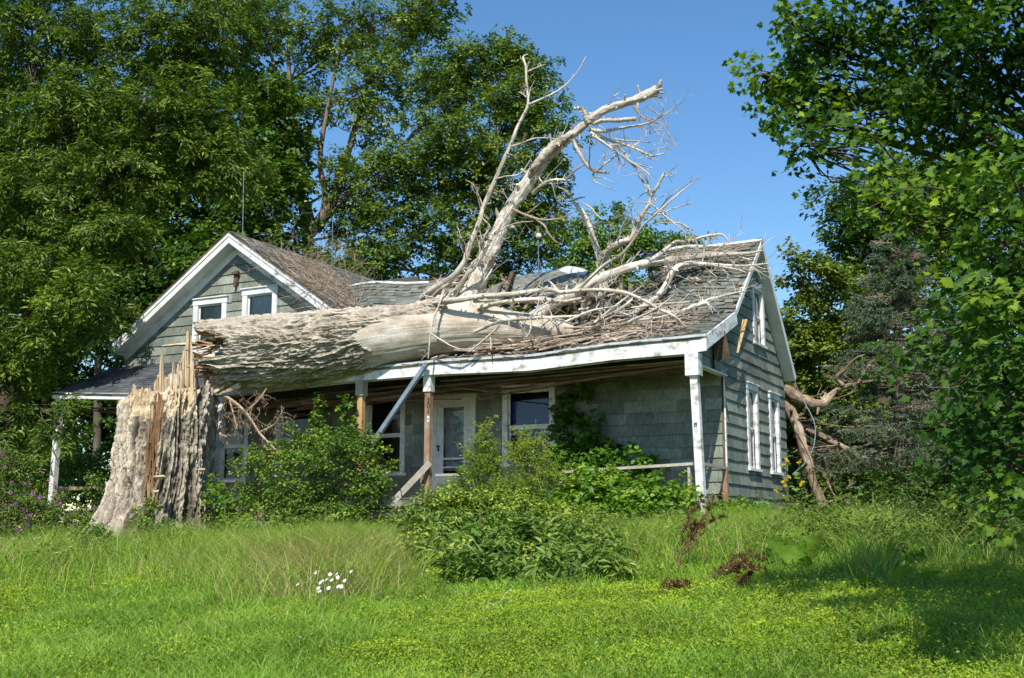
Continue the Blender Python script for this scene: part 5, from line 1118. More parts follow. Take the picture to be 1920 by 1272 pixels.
def LG(px, py, rx, ry, t=0.0): return (px, py, min(at_ground(px, max(py + ry * .95, 1012))[1], -4.3), rx, ry, t)
def gz(x, y): return float(ground_z(x, y))
def gb(px, y): 
    p = at(px, 1000, y); return (p[0], p[1], gz(p[0], p[1]) - .05)

# --- left foreground tree with narrow leaves
tree('box_elder_tree', 'tall olive green tree with narrow leaves overhanging the left end of the porch', 'tree', gb(-60, -1.0),
     [(60, 60, 0, 190, 120), (290, 70, 1, 150, 110), (430, 60, 3, 60, 110), (120, 215, -.5, 150, 90), (340, 235, 1, 130, 110, .05), (430, 300, 2, 80, 90, .05), (60, 370, -1.0, 150, 110), (230, 330, 0, 110, 80), (50, 520, -1.5, 150, 110, .06),
      (165, 570, -2.0, 70, 90, .05), (10, 680, -2.5, 90, 100), (90, 650, -2.6, 50, 60, .04), (-10, 820, -2.6, 80, 90, -.1), (118, 790, -2.8, 36, 40), (-140, 300, -1, 170, 300), (-120, 700, -2, 130, 200), (200, 430, -.5, 90, 60, .0)],
     'lf_willow', T_LAN, .20, 40, .50, .17, 5.6, thr=.43, droop=.35, tr=.45, upn=.7, jit=.42, asp=1.25, clump=1.15, fill=.05)
# --- dark maples behind the gable
tree('dark_maple_tree', 'dense dark green maple rising directly behind the gabled wing', 'tree', gb(330, 13),
     [(250, 430, 12, 130, 120, -.05), (400, 330, 12, 150, 130), (500, 420, 11, 90, 150, .1), (420, 480, 10.5, 120, 90, .12), (300, 560, 12, 120, 80, -.2), (520, 250, 13, 60, 120), (200, 620, 12, 90, 70, -.25), (430, 200, 14, 110, 120, -.1), (620, 540, 10, 90, 60, .05)],
     'lf_dark', T_BROAD, .19, 26, .55, .22, 3.8, thr=.42, tr=.5, trunk=[gb(250, 13) + (.5,), tuple(at(262, 500, 13)) + (.4,), tuple(at(280, 350, 13)) + (.3,)])
# --- airy silver maple with visible fork
tr_ = [gb(575, 15) + (.34,), tuple(at(578, 500, 15)) + (.28,), tuple(at(575, 440, 15)) + (.22,), tuple(at(560, 330, 15)) + (.15,), tuple(at(545, 200, 15)) + (.11,), tuple(at(540, 60, 15)) + (.06,)]
def fork(L, W, rn):
    for P in ([(590, 430, 15, 22), (620, 385, 15, 17), (640, 330, 15.2, 12), (660, 260, 15.3, 10), (690, 150, 15.5, 7), (700, 20, 15.6, 5)], [(588, 440, 15, 16), (572, 380, 14.6, 14), (548, 330, 14.5, 10), (535, 250, 14.5, 8), (520, 160, 14.5, 6), (500, 60, 14.4, 4)],
              [(600, 420, 15, 12), (610, 370, 14.8, 10), (600, 300, 14.7, 8), (615, 200, 14.6, 6), (640, 80, 14.5, 4)], [(640, 380, 15, 12), (680, 330, 15, 9), (740, 290, 15, 7), (800, 220, 15.4, 5)], [(548, 330, 14.5, 7), (500, 260, 14.4, 5), (470, 200, 14.4, 4)]):
        C1, R1 = pth(P, 24); W.tube(C1, R1 * .62, 8, .6, 0, True, .12)
tree('silver_maple_tree', 'tall airy silver maple with a forked trunk showing sky between its limbs behind the roof', 'tree', gb(575, 15),
     [(500, 40, 14, 95, 90, .05), (470, 170, 14, 60, 70, -.05), (620, 60, 15, 100, 90), (560, 190, 15, 80, 60), (540, 300, 15, 55, 50), (690, 180, 15, 90, 110, .12), (740, 60, 16, 100, 110), (640, 330, 15, 60, 45, -.05), (720, 330, 14.5, 90, 80, .1), (500, 380, 15, 40, 40), (800, 20, 16, 60, 60), (650, 440, 15.5, 50, 50), (600, 500, 14, 60, 40, .05), (665, 380, 16, 50, 50)],
     'lf_silver', T_SIL, .165, 26, .5, .2, 3.6, bark='trunkbrown', trunk=tr_, extra=fork, thr=.47, branches=10, inner=.25)
tree('rear_maple_tree', 'broad sunlit maple behind the great leaning dead limb', 'tree', gb(860, 17),
     [(820, 170, 16, 90, 100), (900, 130, 16, 80, 75, .05), (985, 190, 16, 75, 80, .08), (960, 90, 16.5, 45, 40, .05), (1030, 260, 16, 60, 70), (900, 260, 15.5, 120, 110, .08), (800, 330, 15, 100, 90, .1), (960, 360, 16, 100, 90), (860, 430, 15, 110, 80), (740, 440, 14.5, 90, 80), (1010, 440, 16, 70, 70, -.05), (1020, 560, 13, 90, 40, -.05), (930, 500, 16, 90, 50, -.1), (700, 500, 14, 80, 50, -.05), (1030, 340, 16.5, 35, 60), (1005, 130, 16.5, 35, 40)],
     'lf_silver', T_SIL, .165, 28, .5, .2, 5.0, thr=.40, bark='trunk', tr=.45)
tree('small_rear_tree', 'light green round tree showing behind the broken ridge of the main roof', 'tree', gb(1160, 14),
     [(1130, 450, 13, 60, 55, .12), (1200, 460, 13.5, 75, 60, .08), (1270, 480, 14, 60, 45, .08), (1080, 500, 13, 55, 55), (1160, 540, 13, 110, 60, .1), (1230, 590, 13, 80, 60, .1), (1090, 600, 12.5, 110, 50), (1100, 410, 13, 22, 22, .1), (1150, 405, 13.5, 22, 20)],
     'lf_mid', T_SIL, .15, 28, .42, .17, 6.5, thr=.38, tr=.25, bark='trunkbrown')
# --- right background
tree('hedge_maple_tree', 'bushy olive green tree just beyond the right gable end', 'tree', gb(1530, 12),
     [(1525, 530, 12, 62, 62, .1), (1500, 640, 12, 70, 75, .05), (1590, 650, 13, 80, 80), (1560, 760, 12.5, 100, 80), (1500, 850, 13, 60, 80, -.05), (1620, 850, 13, 80, 70, -.1), (1640, 560, 14, 60, 60, -.05), (1560, 920, 12, 110, 50, -.15)],
     'lf_olive', T_BROAD, .13, 30, .45, .18, 8.0, thr=.38, tr=.25)
tree('tall_maple_tree', 'dark green maple with a ragged top behind the olive tree on the right', 'tree', gb(1650, 19),
     [(1600, 420, 19, 75, 60), (1570, 370, 19, 35, 35), (1680, 400, 19, 80, 80), (1640, 340, 19, 50, 45), (1740, 340, 19, 70, 75, .05), (1760, 480, 19, 100, 100), (1650, 520, 20, 80, 70, -.1), (1820, 380, 19, 90, 130), (1600, 470, 19.5, 50, 40)],
     'lf_dark', T_SIL, .18, 28, .8, .24, 4.0, thr=.41, tr=.3)
# --- blue spruce with dead inner branches
def spruce():
    b = gb(1690, 7.5); root = thing('blue_spruce_tree', b, 'blue green spruce with many dead brown branches at the right', 'tree'); L = Leaves(); W = MB(); D = MB(); rn = np.random.RandomState(8)
    top = at(1680, 430, 7.5); base = np.array(b); tk = MB(); tk.tube([base, (base + top) / 2, top], [.22, .14, .03], 10); tk.build('trunk', M['trunkbrown'], root)
    H = top[2] - base[2]
    for k in range(300):
        f = rn.uniform(.03, .98) ** .9; z = base[2] + H * f; an = rn.uniform(0, 6.283); R_ = (1 - f) * 2.9 + .35; s_ = base * (1 - f) + top * f; s_[2] = z
        d = np.array([math.cos(an), math.sin(an), rn.uniform(-.35, .05)]); P = [s_]; 
        for j in range(6): d = d + rn.normal(0, .06, 3) + [0, 0, .03 * j]; P.append(P[-1] + norm(d) * R_ / 6)
        P = np.array(P); dead = rn.rand() < .38 - .2 * f; (D if dead else W).tube(P, np.linspace(.022, .005, 7), 5, rn.uniform(.2, .9))
        for j in range(2, 7):
            for s2 in (-1, 1):
                e = norm(np.cross(d, [0, 0, 1])) * s2 * .8 + norm(d) * .7 + rn.normal(0, .15, 3) + [0, 0, -.15 if dead else -.05]; e = norm(e); tl = R_ * .26 * (1.15 - j / 8) + .12; Q = np.array([P[j], P[j] + e * tl * .5 + [0, 0, -.01], P[j] + e * tl + [0, 0, -.05]]); (D if dead else W).tube(Q, [.007, .005, .003], 4, rn.uniform(.2, .9))
                if dead:
                    for q_ in range(5): 
                        a = Q[0] + (Q[2] - Q[0]) * rn.uniform(.2, 1); D.tube([a, a + norm(e + rn.normal(0, .7, 3)) * rn.uniform(.08, .2)], [.004, .002], 3, rn.uniform(.2, .9))
                else:
                    m_ = 44; tt = rn.uniform(0, 1, m_)[:, None]; PP = Q[0] + (Q[2] - Q[0]) * tt + rn.normal(0, .01, (m_, 3)); TT = e * .6 + rn.normal(0, .6, (m_, 3)); L.add(PP, rn.normal(0, 1, (m_, 3)) + [0, 0, .4], TT, rn.uniform(.06, .10, m_), T_LAN, np.clip(rn.uniform(.2, .8) + rn.normal(0, .15, m_), 0, 1), 0, 1.2)
    W.build('limbs', M['trunkbrown'], root); D.build('dead_branches', M['twig'], root); L.build('crown', M['lf_spruce'], root)
spruce()
# --- near maple at the right edge, trunk out of frame
tb = at_ground(2130, 1110); tb[2] = gz(tb[0], tb[1]) - .1
def L3(px, py, d, rpx, rpy, t=0.0):
    p = CAM + ray(px, py) * d * .86; return (px, py, p[1], rpx, rpy, t)
def nearbits(L, W, rn):
    # hand-placed outer shoots with larger bright leaves
    for (px, py, d_, ex, ey, n, ti) in [(1640, 230, 11.5, 1380, 125, 50, .62), (1600, 110, 11.5, 1500, 20, 40, .5), (1560, 210, 11.5, 1440, 225, 40, .55), (1620, 240, 11, 1480, 285, 30, .3), (1700, 330, 10, 1570, 240, 30, .65), (1760, 380, 10, 1600, 340, 40, .6), (1820, 370, 9.5, 1620, 395, 40, .7),
                                       (1900, 610, 8.5, 1790, 560, 30, .65), (1930, 660, 8.5, 1800, 720, 40, .45), (1930, 400, 8.5, 1850, 300, 30, .6), (1940, 560, 8.5, 1830, 620, 30, .6), (1950, 960, 8.5, 1820, 950, 22, .6), (1950, 990, 8.5, 1850, 1020, 18, .55), (1940, 790, 8.5, 1780, 790, 40, .35), (1850, 650, 9, 1640, 700, 40, .45), (1930, 850, 8.5, 1760, 880, 36, .25)]:
        d_ *= .86; a = CAM + ray(px, py) * d_; b = CAM + ray(ex, ey) * (d_ * .97); m_ = (a + b) / 2 + [0, 0, .12]; P = smooth_path(np.array([a, m_, b]), 12); W.tube(P, np.linspace(.012, .002, 12), 5)
        k = int(n * 3.6); t = rn.uniform(.1, 1, k) ** .8; c = np.array([P[int(x * 11)] for x in t]) + rn.normal(0, .10, (k, 3)) * [1, 1, .8]; dirn = norm(b - a)
        T = dirn * .6 + rn.normal(0, .6, (k, 3)); T[:, 2] -= .45; N = np.array([-.15, -.45, .75]) + rn.normal(0, .45, (k, 3)); L.add(c, N, T, rn.uniform(.045, .08, k), T_MAPLE, np.clip(ti + rn.normal(0, .14, k), 0, 1))
tree('near_maple_tree', 'overhanging maple with large lobed leaves filling the right edge above the lawn', 'tree', tuple(tb),
     [L3(1560, 110, 11.5, 80, 60), L3(1500, 150, 11.5, 50, 36, .1), L3(1510, 60, 11.5, 50, 40, .05), L3(1500, 215, 11.3, 36, 24, .1), L3(1435, 140, 11.5, 30, 16, .25), L3(1530, 280, 11, 36, 20), L3(1655, 385, 10, 36, 22, .2), L3(1740, 430, 10, 50, 40, .05), L3(1680, 60, 11.5, 130, 90, -.1), L3(1660, 200, 11.5, 80, 60, -.05), L3(1850, 120, 10.5, 160, 130, -.15), L3(1790, 260, 10.5, 90, 80, -.05), L3(1890, 380, 9.5, 90, 110, -.1), L3(1750, 170, 11, 110, 70, -.1),
      L3(1890, 560, 9.5, 70, 90, -.05), L3(1790, 620, 11, 40, 40, .0), L3(1890, 740, 9, 60, 80, -.05), L3(1860, 850, 9.5, 50, 60, -.1), L3(1910, 900, 9, 60, 70, -.1), L3(2200, -120, 9.5, 260, 160, -.1), L3(2330, 150, 9, 160, 220, -.1), L3(2080, 200, 10, 160, 260, -.1), L3(2080, 600, 9, 150, 260, -.1), L3(1960, -80, 10.5, 260, 120), L3(1700, -90, 11.5, 160, 90), L3(1900, 470, 9, 60, 50, .08)],
     'lf_maple', T_MAPLE, .060, 26, .36, .14, 18.0, thr=.40, tr=.28, trunk=[tuple(tb) + (.3,), tuple(tb + [0, .1, 2.5]) + (.26,), tuple(tb + [-.1, .2, 5]) + (.17,), tuple(tb + [.1, .4, 7.5]) + (.09,), tuple(tb + [0, .5, 9.5]) + (.02,)], extra=nearbits, tintc=.44, branches=5, upn=.55, jit=.55, clump=.5)
# --- distant woodland that closes the view behind the trees
def woods():
    spec = [(-60, 300, 200, 260), (180, 300, 150, 280), (400, 470, 110, 130), (640, 520, 110, 70), (1420, 760, 60, 160), (1560, 720, 130, 230), (1800, 680, 160, 260), (2000, 600, 160, 300), (-220, 500, 200, 400), (60, 700, 160, 200), (250, 720, 100, 120), (860, 540, 130, 60)]
    for i, (px, py, rx, ry) in enumerate(spec):
        y = 26 + (i % 4) * 3
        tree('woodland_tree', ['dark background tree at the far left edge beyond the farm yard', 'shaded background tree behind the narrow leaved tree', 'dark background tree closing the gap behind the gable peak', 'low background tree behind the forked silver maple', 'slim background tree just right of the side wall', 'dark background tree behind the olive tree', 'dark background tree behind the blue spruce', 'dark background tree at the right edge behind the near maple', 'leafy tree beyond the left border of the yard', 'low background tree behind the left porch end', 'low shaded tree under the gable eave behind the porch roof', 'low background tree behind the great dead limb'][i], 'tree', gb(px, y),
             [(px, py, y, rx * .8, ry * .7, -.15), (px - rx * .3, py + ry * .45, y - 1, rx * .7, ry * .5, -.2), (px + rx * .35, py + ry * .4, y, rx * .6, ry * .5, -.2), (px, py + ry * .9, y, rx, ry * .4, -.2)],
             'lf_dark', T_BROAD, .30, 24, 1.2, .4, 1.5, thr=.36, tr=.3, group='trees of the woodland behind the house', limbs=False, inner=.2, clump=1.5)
woods()

# --- shrubs and plants round the porch
def bush(name, label, cat, basepx, y, lobes, lm, tmpl, size, nl, sl_, sw_, dens, **k):
    b = at(basepx, 1000, y); b = (b[0], b[1], gz(b[0], b[1]) - .03); st = MB(); rn = np.random.RandomState(int(abs(basepx) * 7) % 9999)
    return tree(name, label, cat, b, lobes, lm, tmpl, size, nl, sl_, sw_, dens, bark='stem', tr=.03, trunk=[b + (.03,), (b[0], b[1], b[2] + .4, .02), (b[0], b[1], b[2] + .7, .01)], **k)
bush('shrub', 'large dark shrub with rounded leaves hiding the steps between the porch posts', 'shrub', 560, -3.2,
     [(500, 872, -3.1, 60, 46, .12), (570, 850, -3.0, 56, 54, .05), (635, 875, -3.2, 84, 76, -.1), (550, 935, -3.4, 100, 45, -.1), (460, 940, -3.3, 50, 30, .15), (695, 930, -3.3, 40, 45, -.05), (600, 965, -3.8, 110, 26, -.05), (710, 872, -3.0, 22, 30, .15), (690, 825, -2.9, 12, 26, .1), (425, 965, -3.6, 30, 26, .15), (590, 830, -2.9, 30, 20, .2), (660, 850, -2.8, 34, 36, -.2)],
     'lf_shrub', T_OVAL, .07, 18, .28, .09, 26, tintc=.42, clump=.34, branches=4)
bush('climbing_vine', 'slender leafy vine climbing up past the second window', 'vine', 600, -2.5, [(599, 790, -2.4, 8, 45), (600, 755, -2.4, 5, 18), (648, 790, -2.4, 7, 40, -.15), (650, 750, -2.4, 5, 18, -.2)], 'lf_shrub', T_HEART, .085, 7, .12, .05, 40, limbs=False, clump=.1)
bush('upright_shrub', 'upright shrub with reddish tips in front of the storm door', 'shrub', 905, -3.4, [(912, 845, -3.4, 16, 36, .15), (905, 895, -3.5, 38, 44, .05), (865, 930, -3.6, 40, 34), (911, 810, -3.4, 6, 18, .35), (890, 868, -3.5, 20, 26, .1)], 'lf_shrub', T_LONG, .075, 20, .24, .06, 44, droop=-.25, tintc=.55, upn=.4, clump=.2)
bush('upright_shrub', 'upright shrub with yellowish tips in front of the blue curtained window', 'shrub', 990, -3.4, [(985, 850, -3.4, 30, 30, .2), (1000, 895, -3.5, 48, 44, .1), (965, 935, -3.7, 56, 36, .05), (980, 822, -3.4, 8, 16, .35), (1008, 836, -3.4, 8, 18, .3), (1030, 880, -3.4, 20, 30, .15)], 'lf_shrub', T_LONG, .075, 20, .24, .06, 44, droop=-.25, tintc=.58, upn=.4, clump=.22)
bush('grape_vine', 'mass of broad vine leaves spilling over the porch rail and deck edge', 'vine', 1150, -2.7,
     [(1090, 915, -2.7, 64, 28, .15), (1180, 925, -2.7, 84, 26, .05), (1270, 945, -2.7, 50, 22, .05), (1200, 960, -3.0, 90, 22, .05), (1050, 955, -3.2, 80, 26, .05), (1130, 968, -3.1, 60, 16), (930, 962, -3.6, 80, 24, .1), (850, 965, -3.8, 50, 22, .1), (1110, 895, -2.5, 36, 14, .15), (1240, 940, -2.6, 50, 14), (1277, 915, -2.4, 8, 18, .2), (1250, 972, -2.9, 26, 12, .1)],
     'lf_vine', T_HEART, .09, 14, .24, .10, 40, tintc=.5, upn=.6, clump=.25, limbs=False)
bush('grape_vine', 'broad leaved vine heaped against the foot of the right corner of the house', 'vine', 1390, -2.2,
     [(1370, 955, -2.2, 36, 16, .15), (1410, 968, -2.2, 40, 20), (1350, 988, -2.9, 32, 20, .05), (1450, 988, -2.6, 40, 22, -.05), (1400, 1003, -3.2, 50, 18, -.05)], 'lf_vine', T_HEART, .085, 14, .24, .10, 40, tintc=.5, upn=.6, clump=.25, limbs=False)
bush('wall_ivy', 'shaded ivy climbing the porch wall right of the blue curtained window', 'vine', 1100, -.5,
     [(1062, 800, -.3, 18, 40, -.1), (1105, 800, -.35, 24, 24, -.1), (1085, 840, -.4, 30, 26, -.1), (1140, 845, -.5, 45, 22, 0), (1190, 875, -.6, 40, 26, -.1), (1110, 885, -.7, 70, 26, -.1), (1058, 870, -.6, 20, 36), (1085, 745, -.3, 14, 12, -.1), (1218, 905, -.8, 20, 20, -.1), (1052, 775, -.3, 8, 20, -.1)], 'lf_vine', T_HEART, .11, 10, .22, .09, 26, tintc=.3, upn=.5, clump=.25, limbs=False)
bush('peony_bush', 'low mound of long pointed dark leaves in the middle of the lawn', 'plant', 960, -8.0,
     [LG(840, 990, 56, 30, .1), LG(930, 990, 66, 30, .15), LG(1010, 1000, 60, 30, .1), LG(860, 1030, 60, 46, -.05), LG(950, 1022, 88, 50), LG(1060, 1030, 72, 46), LG(1115, 1062, 50, 34, .05), LG(800, 1005, 40, 40, .1), LG(1000, 1068, 66, 34, -.05), LG(880, 1078, 46, 30, -.05), LG(1135, 1035, 30, 28, .05), LG(1085, 1000, 50, 34, .1)],
     'lf_peony', T_LONG, .16, 12, .24, .09, 24, droop=.1, asp=1.4, tintc=.5, jit=.5, limbs=False, clump=.26, fill=.3)
bush('leafy_weed', 'fine light green weeds mixed through the dark leaved mound', 'weeds', 900, -8, [LG(820, 965, 50, 50, .25), LG(900, 960, 60, 54, .3), LG(980, 965, 50, 52, .3), LG(1060, 980, 50, 44, .25), LG(790, 1030, 34, 36, .2), LG(930, 1020, 40, 46, .2), LG(1090, 1015, 40, 40, .25), LG(1150, 1050, 34, 32, .2), LG(1020, 1060, 40, 36, .15), LG(860, 1060, 30, 36, .15)], 'lf_shrub', T_OVAL, .06, 14, .24, .06, 24, droop=-.2, tintc=.62, upn=.6, asp=1.0, clump=.2, limbs=False, fill=.4)
bush('leafy_weed', 'bright leafy weeds tangled between the dark leaved mound and the porch vines', 'weeds', 1000, -5, [LG(870, 955, 50, 30, .15), LG(940, 960, 50, 30, .1), LG(1010, 965, 60, 28, .15), LG(1090, 970, 50, 26, .1), LG(1150, 985, 40, 22, .05), LG(820, 950, 34, 26, .1), LG(1190, 1000, 30, 18), LG(780, 975, 40, 28, .1), LG(850, 980, 60, 30, .15), LG(930, 985, 60, 28, .1), LG(1020, 990, 50, 26, .15), LG(1110, 1000, 40, 24, .1)], 'lf_shrub', T_OVAL, .07, 18, .24, .08, 38, limbs=False, clump=.28)
bush('leafy_weed', 'leafy weeds and vines crowding the broken stair rail', 'weeds', 780, -3.8, [LG(770, 965, 40, 28), LG(830, 975, 60, 26, .1), LG(740, 985, 34, 24), LG(900, 985, 70, 22, .1), LG(1120, 985, 60, 20, .1)], 'lf_weed', T_OVAL, .065, 16, .22, .08, 34, limbs=False, clump=.25)
bush('shrub', 'tall weedy shrub in the shade just left of the stump', 'shrub', 160, -4.3, [(150, 970, -4.4, 40, 36, -.05), (188, 920, -4.0, 20, 36, -.1), (120, 1000, -4.8, 34, 28), LG(165, 1020, 36, 28, -.05), LG(190, 1010, 18, 40, -.05)], 'lf_shrub', T_OVAL, .065, 18, .25, .08, 30, clump=.28)
bush('stump_creeper', 'small leafy creeper growing up the front foot of the stump', 'vine', 268, -5.3, [(265, 965, -5.1, 16, 28, .1), LG(275, 1000, 16, 34), (290, 945, -5.0, 14, 16, .15), LG(262, 1045, 14, 22)], 'lf_shrub', T_OVAL, .06, 14, .16, .06, 44, limbs=False, clump=.15)
bush('leafy_weed', 'bright green weeds at the right foot of the stump', 'weeds', 420, -4.4, [(412, 935, -3.9, 20, 26, .15), LG(440, 985, 46, 20, .25), LG(490, 1000, 50, 16, .2), (402, 905, -3.7, 8, 16, .2)], 'lf_vine', T_OVAL, .07, 16, .22, .08, 36, limbs=False, clump=.22)
bush('undergrowth', 'sunlit leafy undergrowth seen through the left end of the porch', 'shrub', 150, 3.5, [(150, 870, 3, 60, 50, .2), (100, 850, 4, 60, 50, .1), (190, 900, 3, 50, 40, .1), (140, 930, 2, 70, 30), (40, 880, 5, 70, 60, .1)], 'lf_mid', T_BROAD, .10, 20, .4, .14, 10, thr=.33, limbs=False)
bush('weed_thicket', 'tall feathery weeds right of the house before the leaning limbs', 'weeds', 1600, -1.5,
     [(1560, 975, -.5, 50, 40, .1), (1510, 1000, -2.0, 50, 28), (1640, 975, -1.0, 50, 50, -.1), (1700, 985, -2.0, 50, 60, -.2), LG(1770, 985, 60, 60, -.2), LG(1590, 1010, 70, 36, .05), LG(1850, 1000, 50, 50, -.1), (1480, 965, -1.6, 24, 28, .1), LG(1700, 1020, 60, 36, -.2), LG(1900, 1010, 60, 50, -.1), LG(1520, 1015, 40, 24, .1)],
     'lf_weed', T_LAN, .085, 24, .38, .08, 20, droop=-.3, tintc=.34, upn=.3, asp=1.3, clump=.3, limbs=False)
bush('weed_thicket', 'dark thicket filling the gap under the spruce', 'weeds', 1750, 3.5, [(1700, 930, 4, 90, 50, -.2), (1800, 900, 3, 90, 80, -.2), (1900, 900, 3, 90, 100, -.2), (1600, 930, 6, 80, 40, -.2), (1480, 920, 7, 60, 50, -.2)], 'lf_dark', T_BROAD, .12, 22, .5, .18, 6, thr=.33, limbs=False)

# --- tall stalked plants
def stalks(name, label, cat, pts, h, lm, seed, leaf=.09, nleaf=34, tm=T_LONG, flower=None, group=None, fl_n=6, fl_r=.03, wid=1.0):
    """each stalk its own plant"""
    for i, (px, py, tx, ty, y) in enumerate(pts):
        rn = np.random.RandomState(seed + i); a = at(px, py, y); b = at(tx, ty, y); g0 = gz(a[0], a[1]); a[2] = min(a[2], g0) if abs(a[2] - g0) < .6 else a[2]; root = thing(name, tuple(a), label if isinstance(label, str) else label[i], cat, group); W = MB(); L = Leaves()
        m_ = (a + b) / 2 + rn.normal(0, .04, 3); P = smooth_path(np.array([a, m_, b]), 14); W.tube(P, np.linspace(.008, .003, 14), 5); W.build('stem', M['stem'], root)
        k = nleaf; t = rn.uniform(.12, 1, k); c = P[(t * 13).astype(int)]; an = rn.uniform(0, 6.283, k); T = np.stack([np.cos(an), np.sin(an), rn.uniform(-.1, .5, k)], 1); N = np.array([0, -.2, 1.0]) + rn.normal(0, .3, (k, 3)); L.add(c, N, T, leaf * rn.uniform(.6, 1.2, k) * (1.2 - .6 * t), tm, np.clip(rn.normal(.45, .15, k), 0, 1), 0, wid); L.build('leaves', M[lm], root)
        if flower:
            Fl = Leaves(); hs = [P[-1]] + [P[-1 - rn.randint(1, 5)] + rn.normal(0, .07, 3) for _ in range(fl_n - 1)]
            for h_ in hs:
                kk = 26; T = rn.normal(0, 1, (kk, 3)); T[:, 2] = np.abs(T[:, 2]) * .7; Fl.add(np.repeat(h_[None], kk, 0), T + rn.normal(0, .5, (kk, 3)), T, fl_r * rn.uniform(.7, 1.2, kk), T_DIA, rn.uniform(.2, .9, kk), 0, 1.0)
            Fl.build('blossoms', M[flower], root)
th_l = ['tall thistle with a purple head, nearest the left border of the picture', 'thistle with a purple head leaning toward the left porch post', 'thistle with paired purple heads right of its neighbours', 'short thistle with a purple head low at the left edge', 'thistle with a single high purple head at the left edge', 'low thistle with a pink purple head before the white phlox', 'thistle with a faded purple head among the weeds left of the porch post', 'thistle with a purple head between its two taller neighbours at left', 'thistle with a purple head above the low pair at the left edge', 'thistle with a purple head nearest the left porch post', 'low thistle with a purple head just above the white phlox', 'thistle with a purple head at the very left border, highest but one']
stalks('thistle', th_l, 'flower', [(20, 1040, 8, 828, -5.0), (60, 1030, 45, 908, -5.4), (90, 1030, 80, 888, -5.0), (10, 1060, 15, 985, -5.6), (0, 1040, 10, 880, -5.2), (40, 1060, 34, 993, -5.8), (50, 1030, 28, 945, -5.6), (70, 1035, 62, 925, -5.9), (25, 1050, 22, 905, -5.9), (100, 1030, 104, 915, -5.8), (50, 1045, 52, 968, -6.0), (5, 1040, 4, 850, -5.7)], 1.5, 'lf_weed', 40, .13, 60, T_LONG, 'purple', 'purple thistles at the left edge', 3, .048)
stalks('goldenrod', ['yellow flowered stalk nearest the rear side window', 'yellow flowered stalk in front of the leaning limb', 'shorter yellow flowered stalk below the side windows'], 'flower', [(1490, 985, 1474, 862, -1.2), (1510, 985, 1498, 868, -1.0), (1480, 985, 1468, 905, -1.4)], 1.4, 'lf_weed', 60, .17, 40, T_OVAL, 'yellow', 'yellow flowered stalks at the right corner', 4, .045)
bush('weed_thicket', 'weedy bank of fine leaves under the purple thistles', 'weeds', 30, -5.2, [(20, 960, -5.0, 60, 60, .05), (70, 950, -4.8, 50, 50), (30, 1020, -5.4, 60, 40, -.05), (90, 1010, -5.0, 40, 40, -.1), (-40, 940, -5, 60, 100), (30, 880, -4.8, 50, 50)], 'lf_weed', T_LAN, .10, 24, .32, .09, 24, thr=.33, droop=-.1, tintc=.32, asp=1.2)
# white flowers
def blooms(name, label, pts, y, r, petals=5, stemh=.25):
    for i, (px, py) in enumerate(pts):
        rn = np.random.RandomState(i + 90); c = at(px, py, y) if y is not None else at_ground(px, py + 66) ; 
        if y is None: c = CAM + ray(px, py) * ((c - CAM) @ _f)
        g0 = gz(c[0], c[1]); root = thing(name, (c[0], c[1], g0), label[i] if isinstance(label, list) else label, 'flower', 'white flowers' if y is None else 'white phlox heads'); W = MB(); W.tube([(c[0], c[1], g0 - .02), (c[0] + .02, c[1] + .01, (g0 + c[2]) / 2), tuple(c)], [.004, .003, .003], 4); W.build('stem', M['stem'], root)
        L = Leaves(); an = np.arange(petals) * 6.283 / petals + rn.uniform(0, 1); fn = norm(np.array([-.1, -.8, .6]) + rn.normal(0, .2, 3)); a1 = norm(np.cross(fn, [0, 0, 1.0])); a2 = np.cross(fn, a1)
        T = np.cos(an)[:, None] * a1 + np.sin(an)[:, None] * a2 + fn * .15; L.add(np.repeat(c[None], petals, 0), np.repeat(fn[None], petals, 0), T, np.full(petals, r), T_OVAL, np.full(petals, .5), 0, 1.5); L.build('petals', M['petal'], root)
blooms('white_flower', ['white flower at the upper left of the clump in the lawn', 'white flower low at the left side of the clump in the lawn', 'white flower just right of the low left one in the lawn clump', 'white flower in the left middle of the lawn clump', 'white flower at the top of the lawn clump', 'white flower second lowest in the lawn clump', 'lowest white flower of the lawn clump', 'white flower at the centre of the lawn clump', 'white flower at the top right of the lawn clump', 'white flower just under the top right one of the lawn clump', 'white flower at the right side of the lawn clump', 'small white flower farthest right beside the lawn clump', 'white flower alone to the left of the lawn clump', 'white flower low at the right of the lawn clump', 'white flower lower right edge of the lawn clump', 'white flower at the lower middle of the lawn clump'], [(592, 1074), (600, 1093), (604, 1090), (612, 1087), (619, 1077), (597, 1103), (599, 1109), (622, 1088), (631, 1077), (633, 1083), (646, 1089), (658, 1072), (558, 1096), (634, 1100), (640, 1100), (616, 1103)], None, .023)
blooms('phlox_flower', ['white phlox blossom %s' % w for w in ('near the middle of the cluster at the lower left edge', 'just right of the lower left cluster centre', 'at the lower left cluster centre, slightly low', 'above and right of the lower left cluster centre', 'high on the right of the lower left cluster', 'low on the right of the lower left cluster', 'farthest right in the lower left cluster', 'right of centre and low in the lower left cluster', 'lowest in the middle of the lower left cluster', 'farthest left near the picture border', 'highest on the left of the cluster', 'low on the left of the cluster')], [(38, 1022), (44, 1020), (50, 1024), (55, 1017), (65, 1010), (70, 1014), (74, 1008), (60, 1022), (46, 1030), (16, 1033), (24, 1010), (30, 1028)], -6.9, .04)
